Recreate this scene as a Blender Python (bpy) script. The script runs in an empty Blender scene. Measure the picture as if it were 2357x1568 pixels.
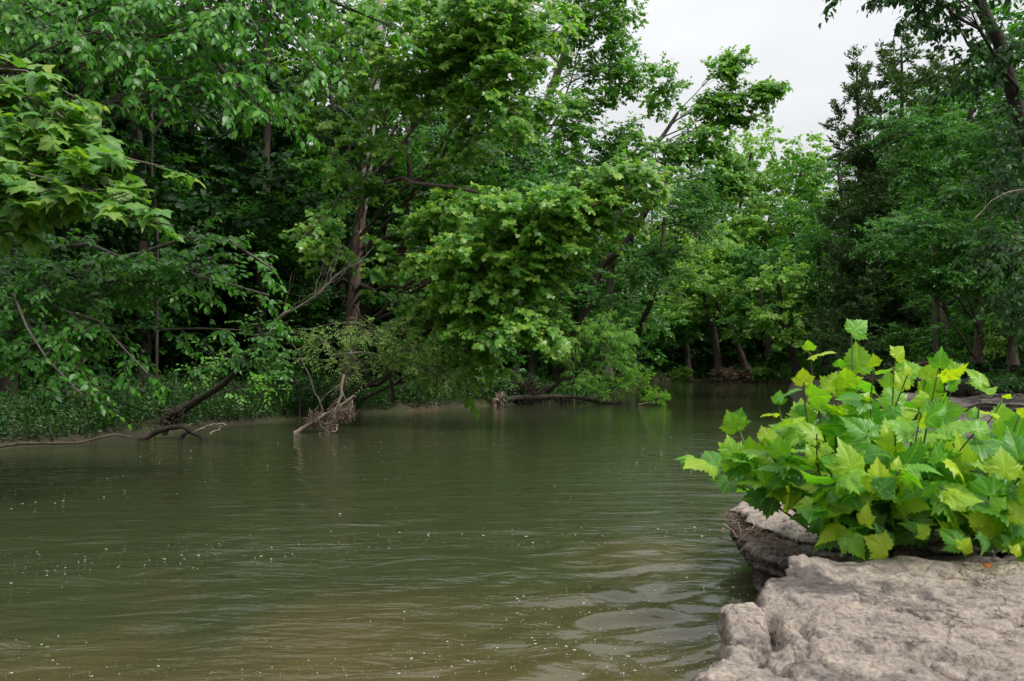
import bpy, math, random
import numpy as np
from mathutils import Matrix, Vector

S = bpy.context.scene
C = S.collection
# ------------------------------------------------------------------ camera
F = 1833.0; CX = 1178.5; HZ = 840.0; EYE = 1.4       # photo at 2357 px width, focal in those px, horizon row
cam_d = bpy.data.cameras.new('camera'); cam = bpy.data.objects.new('camera', cam_d); C.objects.link(cam)
cam.location = (0, 0, EYE); cam.rotation_euler = (math.radians(90), 0, 0)
cam_d.sensor_width = 36; cam_d.lens = 36*F/2357; cam_d.shift_y = (HZ-784)/2357
cam_d.clip_start = 0.05; cam_d.clip_end = 3000
cam_d.dof.use_dof = True; cam_d.dof.focus_distance = 17; cam_d.dof.aperture_fstop = 6.0
S.camera = cam
# ------------------------------------------------------------------ light: bright overcast
SUN = Vector((0.52, -0.36, 0.78)).normalized()         # direction TO the sun
el = math.asin(SUN.z); az = math.atan2(SUN.x, SUN.y)
W = bpy.data.worlds.new('World'); S.world = W; W.use_nodes = True
nt = W.node_tree; nt.nodes.clear()
out = nt.nodes.new('ShaderNodeOutputWorld')
sky = nt.nodes.new('ShaderNodeTexSky'); sky.sky_type = 'NISHITA'; sky.sun_disc = False
sky.sun_elevation = el; sky.sun_rotation = az; sky.air_density = 1.0; sky.dust_density = 3.0
bg1 = nt.nodes.new('ShaderNodeBackground'); bg1.inputs['Strength'].default_value = 0.1
nt.links.new(sky.outputs[0], bg1.inputs[0])
tc = nt.nodes.new('ShaderNodeTexCoord'); mp = nt.nodes.new('ShaderNodeMapping'); mp.inputs['Scale'].default_value = (1, 1, 3.2)
nz = nt.nodes.new('ShaderNodeTexNoise'); nz.inputs['Scale'].default_value = 2.2; nz.inputs['Detail'].default_value = 5
rp = nt.nodes.new('ShaderNodeValToRGB')
rp.color_ramp.elements[0].position = 0.3; rp.color_ramp.elements[0].color = (0.74, 0.75, 0.77, 1)
rp.color_ramp.elements[1].position = 0.62; rp.color_ramp.elements[1].color = (0.88, 0.89, 0.9, 1)
bg2 = nt.nodes.new('ShaderNodeBackground'); bg2.inputs['Strength'].default_value = 1.0
# standard overcast sky: brightness rises smoothly towards the zenith as (1 + 2 sin(elevation)) / 3
sz = nt.nodes.new('ShaderNodeSeparateXYZ'); nt.links.new(tc.outputs['Generated'], sz.inputs[0])
g1 = nt.nodes.new('ShaderNodeMath'); g1.operation = 'MAXIMUM'; g1.inputs[1].default_value = 0.0; nt.links.new(sz.outputs[2], g1.inputs[0])
g2 = nt.nodes.new('ShaderNodeMath'); g2.operation = 'MULTIPLY_ADD'; g2.inputs[1].default_value = 1.0*2/3; g2.inputs[2].default_value = 1.0/3
nt.links.new(g1.outputs[0], g2.inputs[0]); nt.links.new(g2.outputs[0], bg2.inputs['Strength'])
nt.links.new(tc.outputs['Generated'], mp.inputs[0]); nt.links.new(mp.outputs[0], nz.inputs['Vector'])
nt.links.new(nz.outputs['Fac'], rp.inputs[0]); nt.links.new(rp.outputs[0], bg2.inputs[0])
mx = nt.nodes.new('ShaderNodeMixShader'); mx.inputs[0].default_value = 0.93
nt.links.new(bg1.outputs[0], mx.inputs[1]); nt.links.new(bg2.outputs[0], mx.inputs[2]); nt.links.new(mx.outputs[0], out.inputs[0])
sd = bpy.data.lights.new('sun', 'SUN'); sd.energy = 1.5; sd.angle = math.radians(14); sd.color = (1, 0.96, 0.88)
so = bpy.data.objects.new('sun', sd); C.objects.link(so); so.rotation_euler = (-SUN).to_track_quat('-Z', 'Y').to_euler()
S.view_settings.view_transform = 'Standard'; S.view_settings.look = 'None'; S.view_settings.gamma = 1
S.view_settings.exposure = 1.0; S.view_settings.use_curve_mapping = False
S.render.engine = 'CYCLES'
cy = S.cycles; cy.max_bounces = 6; cy.diffuse_bounces = 2; cy.glossy_bounces = 3; cy.transmission_bounces = 4
cy.use_denoising = True; cy.caustics_reflective = False; cy.caustics_refractive = False

# ------------------------------------------------------------------ helpers
def P(px, py, Y): return np.array([(px-CX)/F*Y, Y, EYE-(py-HZ)/F*Y])
def G(px, py, z=0.0):
    Y = (EYE-z)*F/(py-HZ); return np.array([(px-CX)/F*Y, Y, z])
def PX(pts, Y=None): return np.array([P(*p) if len(p) == 3 else P(p[0], p[1], Y) for p in pts])
def unit(v): return v/np.maximum(np.linalg.norm(v, axis=-1, keepdims=True), 1e-9)
def _h(ix, iy, iz):
    n = (ix*73856093) ^ (iy*19349663) ^ (iz*83492791)
    n = (n ^ (n >> 13))*1274126177 & 0x7fffffff
    n = (n ^ (n >> 16)) & 0xffff
    return n/32767.5-1
def vnoise(p):
    p = np.asarray(p, float); i = np.floor(p).astype(np.int64); f = p-i; f = f*f*(3-2*f); r = 0
    for a in (0, 1):
        for b in (0, 1):
            for c in (0, 1):
                w = (f[..., 0] if a else 1-f[..., 0])*(f[..., 1] if b else 1-f[..., 1])*(f[..., 2] if c else 1-f[..., 2])
                r = r+w*_h(i[..., 0]+a, i[..., 1]+b, i[..., 2]+c)
    return r
def fbm(p, o=4, g=0.5):
    r = 0; a = 1.0; p = np.asarray(p, float)
    for k in range(o): r = r+a*vnoise(p+17.3*k); p = p*2.03; a *= g
    return r
def resample(pts, k):
    pts = np.asarray(pts, float)
    d = np.r_[0, np.cumsum(np.linalg.norm(np.diff(pts, axis=0), axis=1))]; t = np.linspace(0, d[-1], k)
    if len(pts) > 2:                                    # smooth a bit: Catmull-Rom
        out = []
        for x in t:
            i = min(max(np.searchsorted(d, x)-1, 0), len(pts)-2); u = (x-d[i])/max(d[i+1]-d[i], 1e-9)
            p0 = pts[max(i-1, 0)]; p1 = pts[i]; p2 = pts[i+1]; p3 = pts[min(i+2, len(pts)-1)]
            m1 = (p2-p0)/2; m2 = (p3-p1)/2
            out.append((2*u**3-3*u**2+1)*p1+(u**3-2*u**2+u)*m1+(-2*u**3+3*u**2)*p2+(u**3-u**2)*m2)
        return np.array(out)
    return np.stack([np.interp(t, d, pts[:, j]) for j in range(3)], 1)
TRIS = {}
def mesh(name, V, T, mats, mi=None, uv=None, tint=None, smooth=True):
    V = np.asarray(V, np.float32).reshape(-1, 3); T = np.asarray(T, np.int32).reshape(len(T), -1); n = T.shape[1]
    me = bpy.data.meshes.new(name)
    me.vertices.add(len(V)); me.vertices.foreach_set('co', V.ravel())
    me.loops.add(T.size); me.loops.foreach_set('vertex_index', T.ravel())
    me.polygons.add(len(T)); me.polygons.foreach_set('loop_start', np.arange(0, T.size, n, dtype=np.int32))
    if mi is not None: me.polygons.foreach_set('material_index', np.asarray(mi, np.int32))
    me.polygons.foreach_set('use_smooth', np.full(len(T), smooth))
    for m in (mats if isinstance(mats, (list, tuple)) else [mats]): me.materials.append(m)
    if uv is not None:
        l = me.uv_layers.new(name='UVMap'); l.data.foreach_set('uv', np.asarray(uv, np.float32)[T.ravel()].ravel())
    if tint is not None:
        a = me.attributes.new('tint', 'FLOAT', 'POINT'); a.data.foreach_set('value', np.asarray(tint, np.float32))
    me.update(); me.validate()
    TRIS[name] = TRIS.get(name, 0)+len(T)*(n-2)
    return me
def obj(name, me, parent=None, loc=None, kind=None):
    o = bpy.data.objects.new(name, me); C.objects.link(o)
    if parent is not None: o.parent = parent
    if loc is not None: o.location = loc
    if kind: o['kind'] = kind
    return o
def thing(name, label, cat, loc=(0, 0, 0), group=None):
    o = bpy.data.objects.new(name, None); C.objects.link(o); o.location = tuple(float(x) for x in loc); o.empty_display_size = 0.2
    o['label'] = label; o['category'] = cat
    if group: o['group'] = group
    return o
def tag(o, label, cat, group=None):
    o['label'] = label; o['category'] = cat
    if group: o['group'] = group
    return o
def join(parts):                                       # [(V,T)...]
    V = []; T = []; n = 0
    for v, t in parts: V.append(v); T.append(t+n); n += len(v)
    return np.concatenate(V), np.concatenate(T)
def tubes(curves, radii, s=5, cap=False, rough=0.0, seed=0.0):
    """curves (M,K,3), radii (M,K) -> verts, quads"""
    M, K, _ = curves.shape
    t = unit(np.gradient(curves, axis=1)); ref = np.zeros_like(t); ref[..., 2] = 1
    ref[np.abs(t[..., 2]) > 0.9] = (1, 0, 0)
    if K > 1: ref = np.repeat(ref[:, :1], K, 1) if M == 1 and False else ref
    u = unit(np.cross(t, np.repeat(ref[:, :1], K, 1))); bad = np.linalg.norm(np.cross(t, np.repeat(ref[:, :1], K, 1)), axis=-1) < 1e-3
    u[bad] = (0, 1, 0); v = np.cross(t, u)
    a = np.arange(s)/s*2*math.pi
    ring = u[:, :, None]*np.cos(a)[None, None, :, None]+v[:, :, None]*np.sin(a)[None, None, :, None]
    pos = curves[:, :, None]+ring*radii[:, :, None, None]
    if rough > 0:
        n = fbm((pos+seed)*np.array([9, 9, 2.5]), 3); pos = pos+ring*(n*rough)[..., None]*radii[:, :, None, None]
    idx = np.arange(M*K*s).reshape(M, K, s)
    a0 = idx[:, :-1]; a1 = idx[:, 1:]
    q = np.stack([a0, np.roll(a0, -1, 2), np.roll(a1, -1, 2), a1], -1).reshape(-1, 4)
    return pos.reshape(-1, 3), q
def tube1(pts, r0, r1, k=24, s=10, rough=0.12, wob=0.0, seed=0.0, flare=0.0):
    c = resample(pts, k)
    if wob: c = c+np.stack([fbm(np.stack([np.arange(k)*.45+seed+j*9, np.full(k, seed), np.zeros(k)], -1), 2) for j in range(3)], -1)*wob*np.minimum(np.arange(k)/3, 1)[:, None]
    r = np.linspace(r0, r1, k)*(1+flare*np.exp(-np.arange(k)/k*14))
    return tubes(c[None], r[None], s, rough=rough, seed=seed)

# ------------------------------------------------------------------ materials
def newmat(name):
    m = bpy.data.materials.new(name); m.use_nodes = True; t = m.node_tree; t.nodes.clear()
    o = t.nodes.new('ShaderNodeOutputMaterial'); return m, t, o
def N(t, kind, **kw):
    n = t.nodes.new(kind)
    for k, v in kw.items():
        if k in n.inputs.keys(): n.inputs[k].default_value = v
        else: setattr(n, k, v)
    return n
def ramp(t, stops):
    n = t.nodes.new('ShaderNodeValToRGB'); cr = n.color_ramp
    while len(cr.elements) < len(stops): cr.elements.new(0.5)
    for e, (p, c) in zip(cr.elements, stops): e.position = p; e.color = (*c, 1) if len(c) == 3 else c
    return n
def math_(t, op, a, b=None, c=None, clamp=False):
    n = t.nodes.new('ShaderNodeMath'); n.operation = op; n.use_clamp = clamp
    for i, x in enumerate((a, b, c)):
        if x is None: continue
        if isinstance(x, (int, float)): n.inputs[i].default_value = x
        else: t.links.new(x, n.inputs[i])
    return n.outputs[0]
def mixc(t, f, a, b, mode='MIX'):
    n = t.nodes.new('ShaderNodeMix'); n.data_type = 'RGBA'; n.blend_type = mode
    for i, x in ((0, f), (6, a), (7, b)):
        if isinstance(x, (int, float)): n.inputs[i].default_value = x
        elif isinstance(x, tuple): n.inputs[i].default_value = (*x, 1)
        else: t.links.new(x, n.inputs[i])
    return n.outputs[2]
def leafmat(name, dark, mid, young, trans=0.38, rough=0.42, veins=False, ytrans=1.0):
    m, t, o = newmat(name); L = t.links.new
    geo = N(t, 'ShaderNodeNewGeometry'); oi = N(t, 'ShaderNodeObjectInfo')
    r = math_(t, 'FRACT', math_(t, 'ADD', geo.outputs['Random Per Island'], oi.outputs['Random']))
    at = N(t, 'ShaderNodeAttribute', attribute_name='tint')
    f = math_(t, 'ADD', math_(t, 'MULTIPLY', r, 0.55), math_(t, 'MULTIPLY', at.outputs['Fac'], 0.6))
    rm = ramp(t, [(0.0, dark), (0.45, mid), (0.72, tuple((a+b)/2 for a, b in zip(mid, young))), (1.0, young)]); L(f, rm.inputs[0])
    col = rm.outputs[0]
    nzn = N(t, 'ShaderNodeTexNoise', Scale=9.0, Detail=2.0); col = mixc(t, math_(t, 'MULTIPLY', nzn.outputs['Fac'], 0.3), col, tuple(x*0.6 for x in mid))
    if veins:
        uv = N(t, 'ShaderNodeUVMap'); sp = N(t, 'ShaderNodeSeparateXYZ'); L(uv.outputs[0], sp.inputs[0])
        ax = math_(t, 'ABSOLUTE', sp.outputs[0])
        k = math_(t, 'SUBTRACT', sp.outputs[1], math_(t, 'MULTIPLY', ax, 0.75))
        w = math_(t, 'ABSOLUTE', math_(t, 'SUBTRACT', math_(t, 'FRACT', math_(t, 'MULTIPLY', k, 7.0)), 0.5))
        v1 = math_(t, 'LESS_THAN', w, 0.05)
        lat = math_(t, 'ABSOLUTE', math_(t, 'SUBTRACT', math_(t, 'MULTIPLY', ax, 0.50), math_(t, 'MULTIPLY', sp.outputs[1], 0.86)))
        v2 = math_(t, 'LESS_THAN', math_(t, 'MINIMUM', ax, lat) if name.startswith('syc') else ax, 0.011)
        v = math_(t, 'MAXIMUM', math_(t, 'MULTIPLY', v1, 0.16), math_(t, 'MULTIPLY', v2, 0.4))
        col = mixc(t, v, col, tuple(min(1, x*1.5+0.03) for x in young))
    pb = N(t, 'ShaderNodeBsdfPrincipled', Roughness=rough); pb.inputs['Specular IOR Level'].default_value = 0.25 if name.startswith(('dark', 'forest')) else 0.6
    L(col, pb.inputs['Base Color'])
    tr = N(t, 'ShaderNodeBsdfTranslucent')
    tcol = mixc(t, 1.0, col, (1.25*ytrans, 1.35, 0.35), 'MULTIPLY'); L(tcol, tr.inputs[0])
    ms = N(t, 'ShaderNodeMixShader'); ms.inputs[0].default_value = trans
    L(pb.outputs[0], ms.inputs[1]); L(tr.outputs[0], ms.inputs[2]); L(ms.outputs[0], o.inputs[0])
    if veins:
        bp = N(t, 'ShaderNodeBump', Strength=0.35, Distance=0.003); L(w, bp.inputs['Height']); L(bp.outputs[0], pb.inputs['Normal'])
    return m
M = {}
M['syc_near'] = leafmat('sycamore_leaf_near', (0.08, 0.23, 0.05), (0.15, 0.37, 0.085), (0.42, 0.54, 0.07), 0.45, 0.42, True)
M['syc'] = leafmat('sycamore_leaf', (0.07, 0.24, 0.035), (0.19, 0.43, 0.055), (0.48, 0.60, 0.08), 0.5, 0.36)
M['syc_bush'] = leafmat('sycamore_shrub_leaf', (0.05, 0.22, 0.03), (0.14, 0.44, 0.04), (0.56, 0.72, 0.03), 0.5, 0.42, True)
M['elm'] = leafmat('elm_leaf', (0.035, 0.17, 0.02), (0.07, 0.29, 0.025), (0.20, 0.48, 0.03), 0.45, 0.36, True)
M['green'] = leafmat('broad_leaf', (0.035, 0.15, 0.022), (0.075, 0.26, 0.03), (0.20, 0.42, 0.04), 0.45, 0.42)
M['bright'] = leafmat('bright_leaf', (0.14, 0.32, 0.05), (0.27, 0.50, 0.09), (0.46, 0.62, 0.12), 0.52, 0.42)
M['dark'] = leafmat('dark_leaf', (0.016, 0.062, 0.013), (0.028, 0.105, 0.018), (0.06, 0.18, 0.024), 0.35, 0.5)  # shade inside the woods is put into this lowered leaf colour
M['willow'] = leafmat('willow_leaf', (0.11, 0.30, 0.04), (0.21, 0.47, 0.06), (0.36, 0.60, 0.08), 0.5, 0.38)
M['forest'] = leafmat('forest_leaf', (0.009, 0.042, 0.009), (0.017, 0.072, 0.013), (0.045, 0.14, 0.02), 0.3, 0.5)  # near-black leaf colour stands in for deep shadow between the trees
M['cedar'] = leafmat('cedar_leaf', (0.045, 0.10, 0.035), (0.08, 0.16, 0.045), (0.15, 0.23, 0.06), 0.3, 0.55)
M['weed'] = leafmat('weed_leaf', (0.018, 0.07, 0.012), (0.032, 0.115, 0.017), (0.18, 0.22, 0.035), 0.38, 0.45)  # leaf colour darkened to carry the shade over the bank
def barkmat(name, c1, c2, c3=None, z0=None, z1=None, scale=6, bump=0.6):
    m, t, o = newmat(name); L = t.links.new
    tc = N(t, 'ShaderNodeTexCoord'); mp = N(t, 'ShaderNodeMapping'); mp.inputs['Scale'].default_value = (1, 1, 0.22); L(tc.outputs['Object'], mp.inputs[0])
    n1 = N(t, 'ShaderNodeTexNoise', Scale=float(scale)*3, Detail=6.0, Roughness=0.65); L(mp.outputs[0], n1.inputs['Vector'])
    n2 = N(t, 'ShaderNodeTexNoise', Scale=float(scale)*0.6, Detail=4.0); L(tc.outputs['Object'], n2.inputs['Vector'])
    r = ramp(t, [(0.32, c1), (0.68, c2)]); L(n1.outputs['Fac'], r.inputs[0]); col = r.outputs[0]
    if c3:
        sp = N(t, 'ShaderNodeSeparateXYZ'); L(tc.outputs['Object'], sp.inputs[0])
        hgt = math_(t, 'DIVIDE', math_(t, 'SUBTRACT', sp.outputs[2], z0), z1-z0)
        f = math_(t, 'SUBTRACT', math_(t, 'ADD', hgt, math_(t, 'MULTIPLY', n2.outputs['Fac'], 1.6)), 0.8)
        rr = ramp(t, [(0.42, (0, 0, 0)), (0.5, (1, 1, 1))]); L(f, rr.inputs[0])
        pale = mixc(t, n1.outputs['Fac'], c3, tuple(x*0.7 for x in c3)); col = mixc(t, rr.outputs[0], col, pale)
    pb = N(t, 'ShaderNodeBsdfPrincipled', Roughness=0.85); L(col, pb.inputs['Base Color'])
    bp = N(t, 'ShaderNodeBump', Strength=bump, Distance=0.03); L(n1.outputs['Fac'], bp.inputs['Height']); L(bp.outputs[0], pb.inputs['Normal'])
    L(pb.outputs[0], o.inputs[0]); return m
M['bark'] = barkmat('brown_bark', (0.035, 0.025, 0.018), (0.12, 0.095, 0.07))
M['bark_grey'] = barkmat('grey_bark', (0.07, 0.062, 0.052), (0.22, 0.20, 0.17))
M['bark_dark'] = barkmat('dark_bark', (0.018, 0.014, 0.012), (0.065, 0.05, 0.038))
M['bark_syc'] = barkmat('peeling_sycamore_bark', (0.05, 0.03, 0.022), (0.16, 0.11, 0.085), (0.40, 0.39, 0.33), 4.0, 11.0)
M['twig'] = barkmat('twig_bark', (0.07, 0.055, 0.04), (0.17, 0.14, 0.11), bump=0.1)
M['drift'] = barkmat('bleached_driftwood', (0.16, 0.12, 0.09), (0.42, 0.34, 0.27), bump=0.8)
M['pink_wood'] = barkmat('pink_bare_wood', (0.20, 0.12, 0.10), (0.38, 0.26, 0.21))
M['debris'] = barkmat('flood_debris', (0.10, 0.07, 0.05), (0.36, 0.27, 0.20), scale=20)
M['stem'] = barkmat('green_stem', (0.10, 0.14, 0.04), (0.20, 0.24, 0.08), bump=0.1)

def rockmat(name, base, dark, warm, wet=False, sc=1.0):
    m, t, o = newmat(name); L = t.links.new
    tc = N(t, 'ShaderNodeTexCoord')
    n1 = N(t, 'ShaderNodeTexNoise', Scale=2.2*sc, Detail=8.0, Roughness=0.6, Distortion=0.6); L(tc.outputs['Object'], n1.inputs['Vector'])
    n2 = N(t, 'ShaderNodeTexNoise', Scale=11.0*sc, Detail=10.0, Roughness=0.72); L(tc.outputs['Object'], n2.inputs['Vector'])
    n3 = N(t, 'ShaderNodeTexNoise', Scale=60.0*sc, Detail=5.0, Roughness=0.7); L(tc.outputs['Object'], n3.inputs['Vector'])
    vo = N(t, 'ShaderNodeTexVoronoi', Scale=38.0*sc); L(tc.outputs['Object'], vo.inputs['Vector'])
    r1 = ramp(t, [(0.38, dark), (0.46, base), (0.57, base), (0.66, warm)]); L(n1.outputs['Fac'], r1.inputs[0])
    r2 = ramp(t, [(0.36, (0.30, 0.28, 0.28)), (0.47, (0.85, 0.84, 0.84)), (0.56, (1.0, 1.0, 1.0)), (0.66, (1.45, 1.4, 1.3))]); L(n2.outputs['Fac'], r2.inputs[0])
    c = mixc(t, 0.85, r1.outputs[0], r2.outputs[0], 'MULTIPLY')
    r3 = ramp(t, [(0.38, (0.42, 0.41, 0.42)), (0.5, (1.0, 1.0, 1.0)), (0.62, (1.35, 1.3, 1.22))]); L(n3.outputs['Fac'], r3.inputs[0]); c = mixc(t, 0.65, c, r3.outputs[0], 'MULTIPLY')
    # hairline cracks following a warped cell pattern, and blackish lichen spots
    wn = N(t, 'ShaderNodeTexNoise', Scale=3.0*sc, Detail=6.0, Roughness=0.65); L(tc.outputs['Object'], wn.inputs['Vector'])
    wv = N(t, 'ShaderNodeVectorMath', operation='MULTIPLY_ADD'); L(wn.outputs['Color'], wv.inputs[0]); wv.inputs[1].default_value = (0.45, 0.45, 0.45); L(tc.outputs['Object'], wv.inputs[2])
    cr_ = N(t, 'ShaderNodeTexVoronoi', feature='DISTANCE_TO_EDGE', Scale=2.3*sc); L(wv.outputs[0], cr_.inputs['Vector'])
    ce = ramp(t, [(0.0, (0.22, 0.19, 0.18)), (0.018, (1, 1, 1))]); L(cr_.outputs['Distance'], ce.inputs[0]); c = mixc(t, 0.8, c, ce.outputs[0], 'MULTIPLY')
    ln_ = N(t, 'ShaderNodeTexNoise', Scale=5.5*sc, Detail=7.0, Roughness=0.75); L(tc.outputs['Object'], ln_.inputs['Vector'])
    le = ramp(t, [(0.56, (1, 1, 1)), (0.64, (0.36, 0.35, 0.37))]); L(ln_.outputs['Fac'], le.inputs[0]); c = mixc(t, 0.75, c, le.outputs[0], 'MULTIPLY')
    pit = ramp(t, [(0.0, (0.35, 0.32, 0.3)), (0.14, (1, 1, 1))]); L(vo.outputs['Distance'], pit.inputs[0]); c = mixc(t, 0.45, c, pit.outputs[0], 'MULTIPLY')
    pb = N(t, 'ShaderNodeBsdfPrincipled', Roughness=0.9); pb.inputs['Specular IOR Level'].default_value = 0.25; L(c, pb.inputs['Base Color'])
    h = math_(t, 'ADD', n2.outputs['Fac'], math_(t, 'MULTIPLY', n3.outputs['Fac'], 0.5)); h = math_(t, 'SUBTRACT', h, math_(t, 'LESS_THAN', cr_.outputs['Distance'], 0.010))
    bp = N(t, 'ShaderNodeBump', Strength=1.0, Distance=0.035); L(h, bp.inputs['Height']); L(bp.outputs[0], pb.inputs['Normal'])
    L(pb.outputs[0], o.inputs[0]); return m
M['rock'] = rockmat('pale_limestone', (0.47, 0.405, 0.355), (0.17, 0.148, 0.14), (0.60, 0.50, 0.40))
M['rock_dark'] = rockmat('weathered_limestone', (0.25, 0.215, 0.195), (0.10, 0.085, 0.08), (0.30, 0.22, 0.16))
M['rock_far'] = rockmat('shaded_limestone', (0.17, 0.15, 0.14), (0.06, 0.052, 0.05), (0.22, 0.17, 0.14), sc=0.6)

def groundmat():
    m, t, o = newmat('leaf_litter_soil'); L = t.links.new
    tc = N(t, 'ShaderNodeTexCoord')
    n1 = N(t, 'ShaderNodeTexNoise', Scale=0.5, Detail=6.0); n2 = N(t, 'ShaderNodeTexNoise', Scale=14.0, Detail=6.0, Roughness=0.7)
    L(tc.outputs['Object'], n1.inputs['Vector']); L(tc.outputs['Object'], n2.inputs['Vector'])
    r1 = ramp(t, [(0.35, (0.035, 0.028, 0.018)), (0.55, (0.05, 0.06, 0.02)), (0.7, (0.09, 0.055, 0.035))]); L(n1.outputs['Fac'], r1.inputs[0])
    r2 = ramp(t, [(0.3, (0.45, 0.45, 0.45)), (0.7, (1.4, 1.3, 1.2))]); L(n2.outputs['Fac'], r2.inputs[0])
    c = mixc(t, 1.0, r1.outputs[0], r2.outputs[0], 'MULTIPLY')
    pb = N(t, 'ShaderNodeBsdfPrincipled', Roughness=0.95); L(c, pb.inputs['Base Color'])
    bp = N(t, 'ShaderNodeBump', Strength=0.8, Distance=0.05); L(n2.outputs['Fac'], bp.inputs['Height']); L(bp.outputs[0], pb.inputs['Normal'])
    L(pb.outputs[0], o.inputs[0]); return m
M['ground'] = groundmat()
def watermat():
    m, t, o = newmat('murky_river_water'); L = t.links.new
    tc = N(t, 'ShaderNodeTexCoord'); obx = tc.outputs['Object']
    sp = N(t, 'ShaderNodeSeparateXYZ'); L(obx, sp.inputs[0])
    # suspended silt: greener in the channel, brown over the shallow bed by the near shore and by the ledge
    ln = N(t, 'ShaderNodeTexNoise', Scale=0.45, Detail=4.0, Distortion=0.8); L(obx, ln.inputs['Vector'])
    a = math_(t, 'MULTIPLY_ADD', sp.outputs[1], -0.30, 1.50)
    a = math_(t, 'ADD', a, math_(t, 'MULTIPLY', math_(t, 'SUBTRACT', ln.outputs['Fac'], 0.5), 1.5))
    def spot(x, y, rx, ry, amp):
        dx = math_(t, 'DIVIDE', math_(t, 'SUBTRACT', sp.outputs[0], x), rx); dy = math_(t, 'DIVIDE', math_(t, 'SUBTRACT', sp.outputs[1], y), ry)
        d = math_(t, 'ADD', math_(t, 'MULTIPLY', dx, dx), math_(t, 'MULTIPLY', dy, dy))
        return math_(t, 'MULTIPLY', math_(t, 'EXPONENT', math_(t, 'MULTIPLY', d, -1.0)), amp)
    a = math_(t, 'ADD', a, spot(1.0, 6.2, 0.8, 1.5, 0.55), clamp=True)
    col = mixc(t, a, (0.042, 0.050, 0.022), (0.135, 0.092, 0.040))
    pb = N(t, 'ShaderNodeBsdfPrincipled', Roughness=0.02, IOR=1.33); pb.inputs['Specular IOR Level'].default_value = 0.9
    L(col, pb.inputs['Base Color'])
    mp = N(t, 'ShaderNodeMapping'); mp.inputs['Rotation'].default_value = (0, 0, math.radians(-14)); mp.inputs['Scale'].default_value = (0.45, 1.5, 1); L(obx, mp.inputs[0])
    n1 = N(t, 'ShaderNodeTexNoise', Scale=3.2, Detail=4.0, Roughness=0.55, Distortion=0.5); L(mp.outputs[0], n1.inputs['Vector'])
    n2 = N(t, 'ShaderNodeTexNoise', Scale=14.0, Detail=3.0, Distortion=0.5); L(mp.outputs[0], n2.inputs['Vector'])
    h = math_(t, 'ADD', n1.outputs['Fac'], math_(t, 'MULTIPLY', n2.outputs['Fac'], 0.20))
    # the current is livelier in the near reach and calm in the far pool
    s = math_(t, 'MULTIPLY_ADD', sp.outputs[1], -0.045, 1.15, clamp=True); s = math_(t, 'MAXIMUM', s, 0.16); s = math_(t, 'MULTIPLY', s, math_(t, 'SUBTRACT', 1.0, spot(0.8, 3.9, 1.1, 1.9, 0.72)))
    bp = N(t, 'ShaderNodeBump', Distance=0.045); L(s, bp.inputs['Strength']); L(h, bp.inputs['Height']); L(bp.outputs[0], pb.inputs['Normal'])
    L(pb.outputs[0], o.inputs[0]); return m
M['water'] = watermat()
def plain(name, c, rough=0.6):
    m, t, o = newmat(name); pb = N(t, 'ShaderNodeBsdfPrincipled', Roughness=rough)
    nzn = N(t, 'ShaderNodeTexNoise', Scale=40.0, Detail=3.0); t.links.new(mixc(t, nzn.outputs['Fac'], tuple(x*0.75 for x in c), c), pb.inputs['Base Color'])
    t.links.new(pb.outputs[0], o.inputs[0]); return m
M['foam'] = plain('river_foam', (0.85, 0.86, 0.84), 0.4)

# ------------------------------------------------------------------ terrain and water
RIV = np.array([(-22, -60), (-14, -20), (-12, 0), (-10.5, 7), (-8.6, 13.2), (-7.5, 14.7), (-6.8, 17.7), (-5.5, 20.3), (-4.3, 22.2), (-2.6, 24.2), (-0.9, 27.0), (2, 30.5), (5.6, 39), (9, 56), (9, 66),
                (13, 72), (18, 72), (22, 67), (21, 60), (14.5, 42), (9, 25), (5.8, 14), (3.4, 8.8), (2.4, 6.6), (2.6, 4.2), (1.8, 3.2), (1.0, 2.0), (0.6, 0), (-0.2, -3), (-2, -20), (-6, -60)], float)
def river_sd(x, y):
    p = np.stack([x, y], -1); A = RIV; B = np.roll(RIV, -1, 0); d = np.full(x.shape, 1e9); ins = np.zeros(x.shape, bool)
    for a, b in zip(A, B):
        ab = b-a; tt = np.clip(((p-a)@ab)/(ab@ab), 0, 1); d = np.minimum(d, np.linalg.norm(p-(a+tt[..., None]*ab), axis=-1))
        c = ((a[1] > y) != (b[1] > y)) & (x < (b[0]-a[0])*(y-a[1])/(b[1]-a[1]+1e-12)+a[0]); ins ^= c
    return np.where(ins, -d, d)
def ground_h(x, y):
    x = np.asarray(x, float); y = np.asarray(y, float); d = river_sd(x, y)
    mid = np.interp(y, [-60, 0, 15, 27, 45, 66, 300], [-12, -6, -1, 4, 10, 15, 60]); right = x > mid
    n = fbm(np.stack([x*.5, y*.5, x*0], -1), 4)*0.10+fbm(np.stack([x*.06, y*.06, x*0+5], -1), 3)*np.clip(d*0.04, 0, 1.6)
    L_ = 0.42*(1-np.exp(-np.maximum(d, 0)/0.7))+np.maximum(0, d-5)*0.18
    R_ = 0.34*(1-np.exp(-np.maximum(d, 0)/0.5))+np.where(y < 34, np.maximum(0, d-7.5)*0.30, np.maximum(0, d-2)*0.28)
    h = np.minimum(np.where(right, R_, L_), 16)
    far = y > 60; h = np.where(far, np.minimum(0.9*(1-np.exp(-np.maximum(d, 0)/1.0))+np.maximum(0, d-3)*0.16, 14), h)
    return np.where(d > 0, h+n*np.clip(d, 0, 1), -0.05-np.minimum(-d, 1)*0.9)
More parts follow.
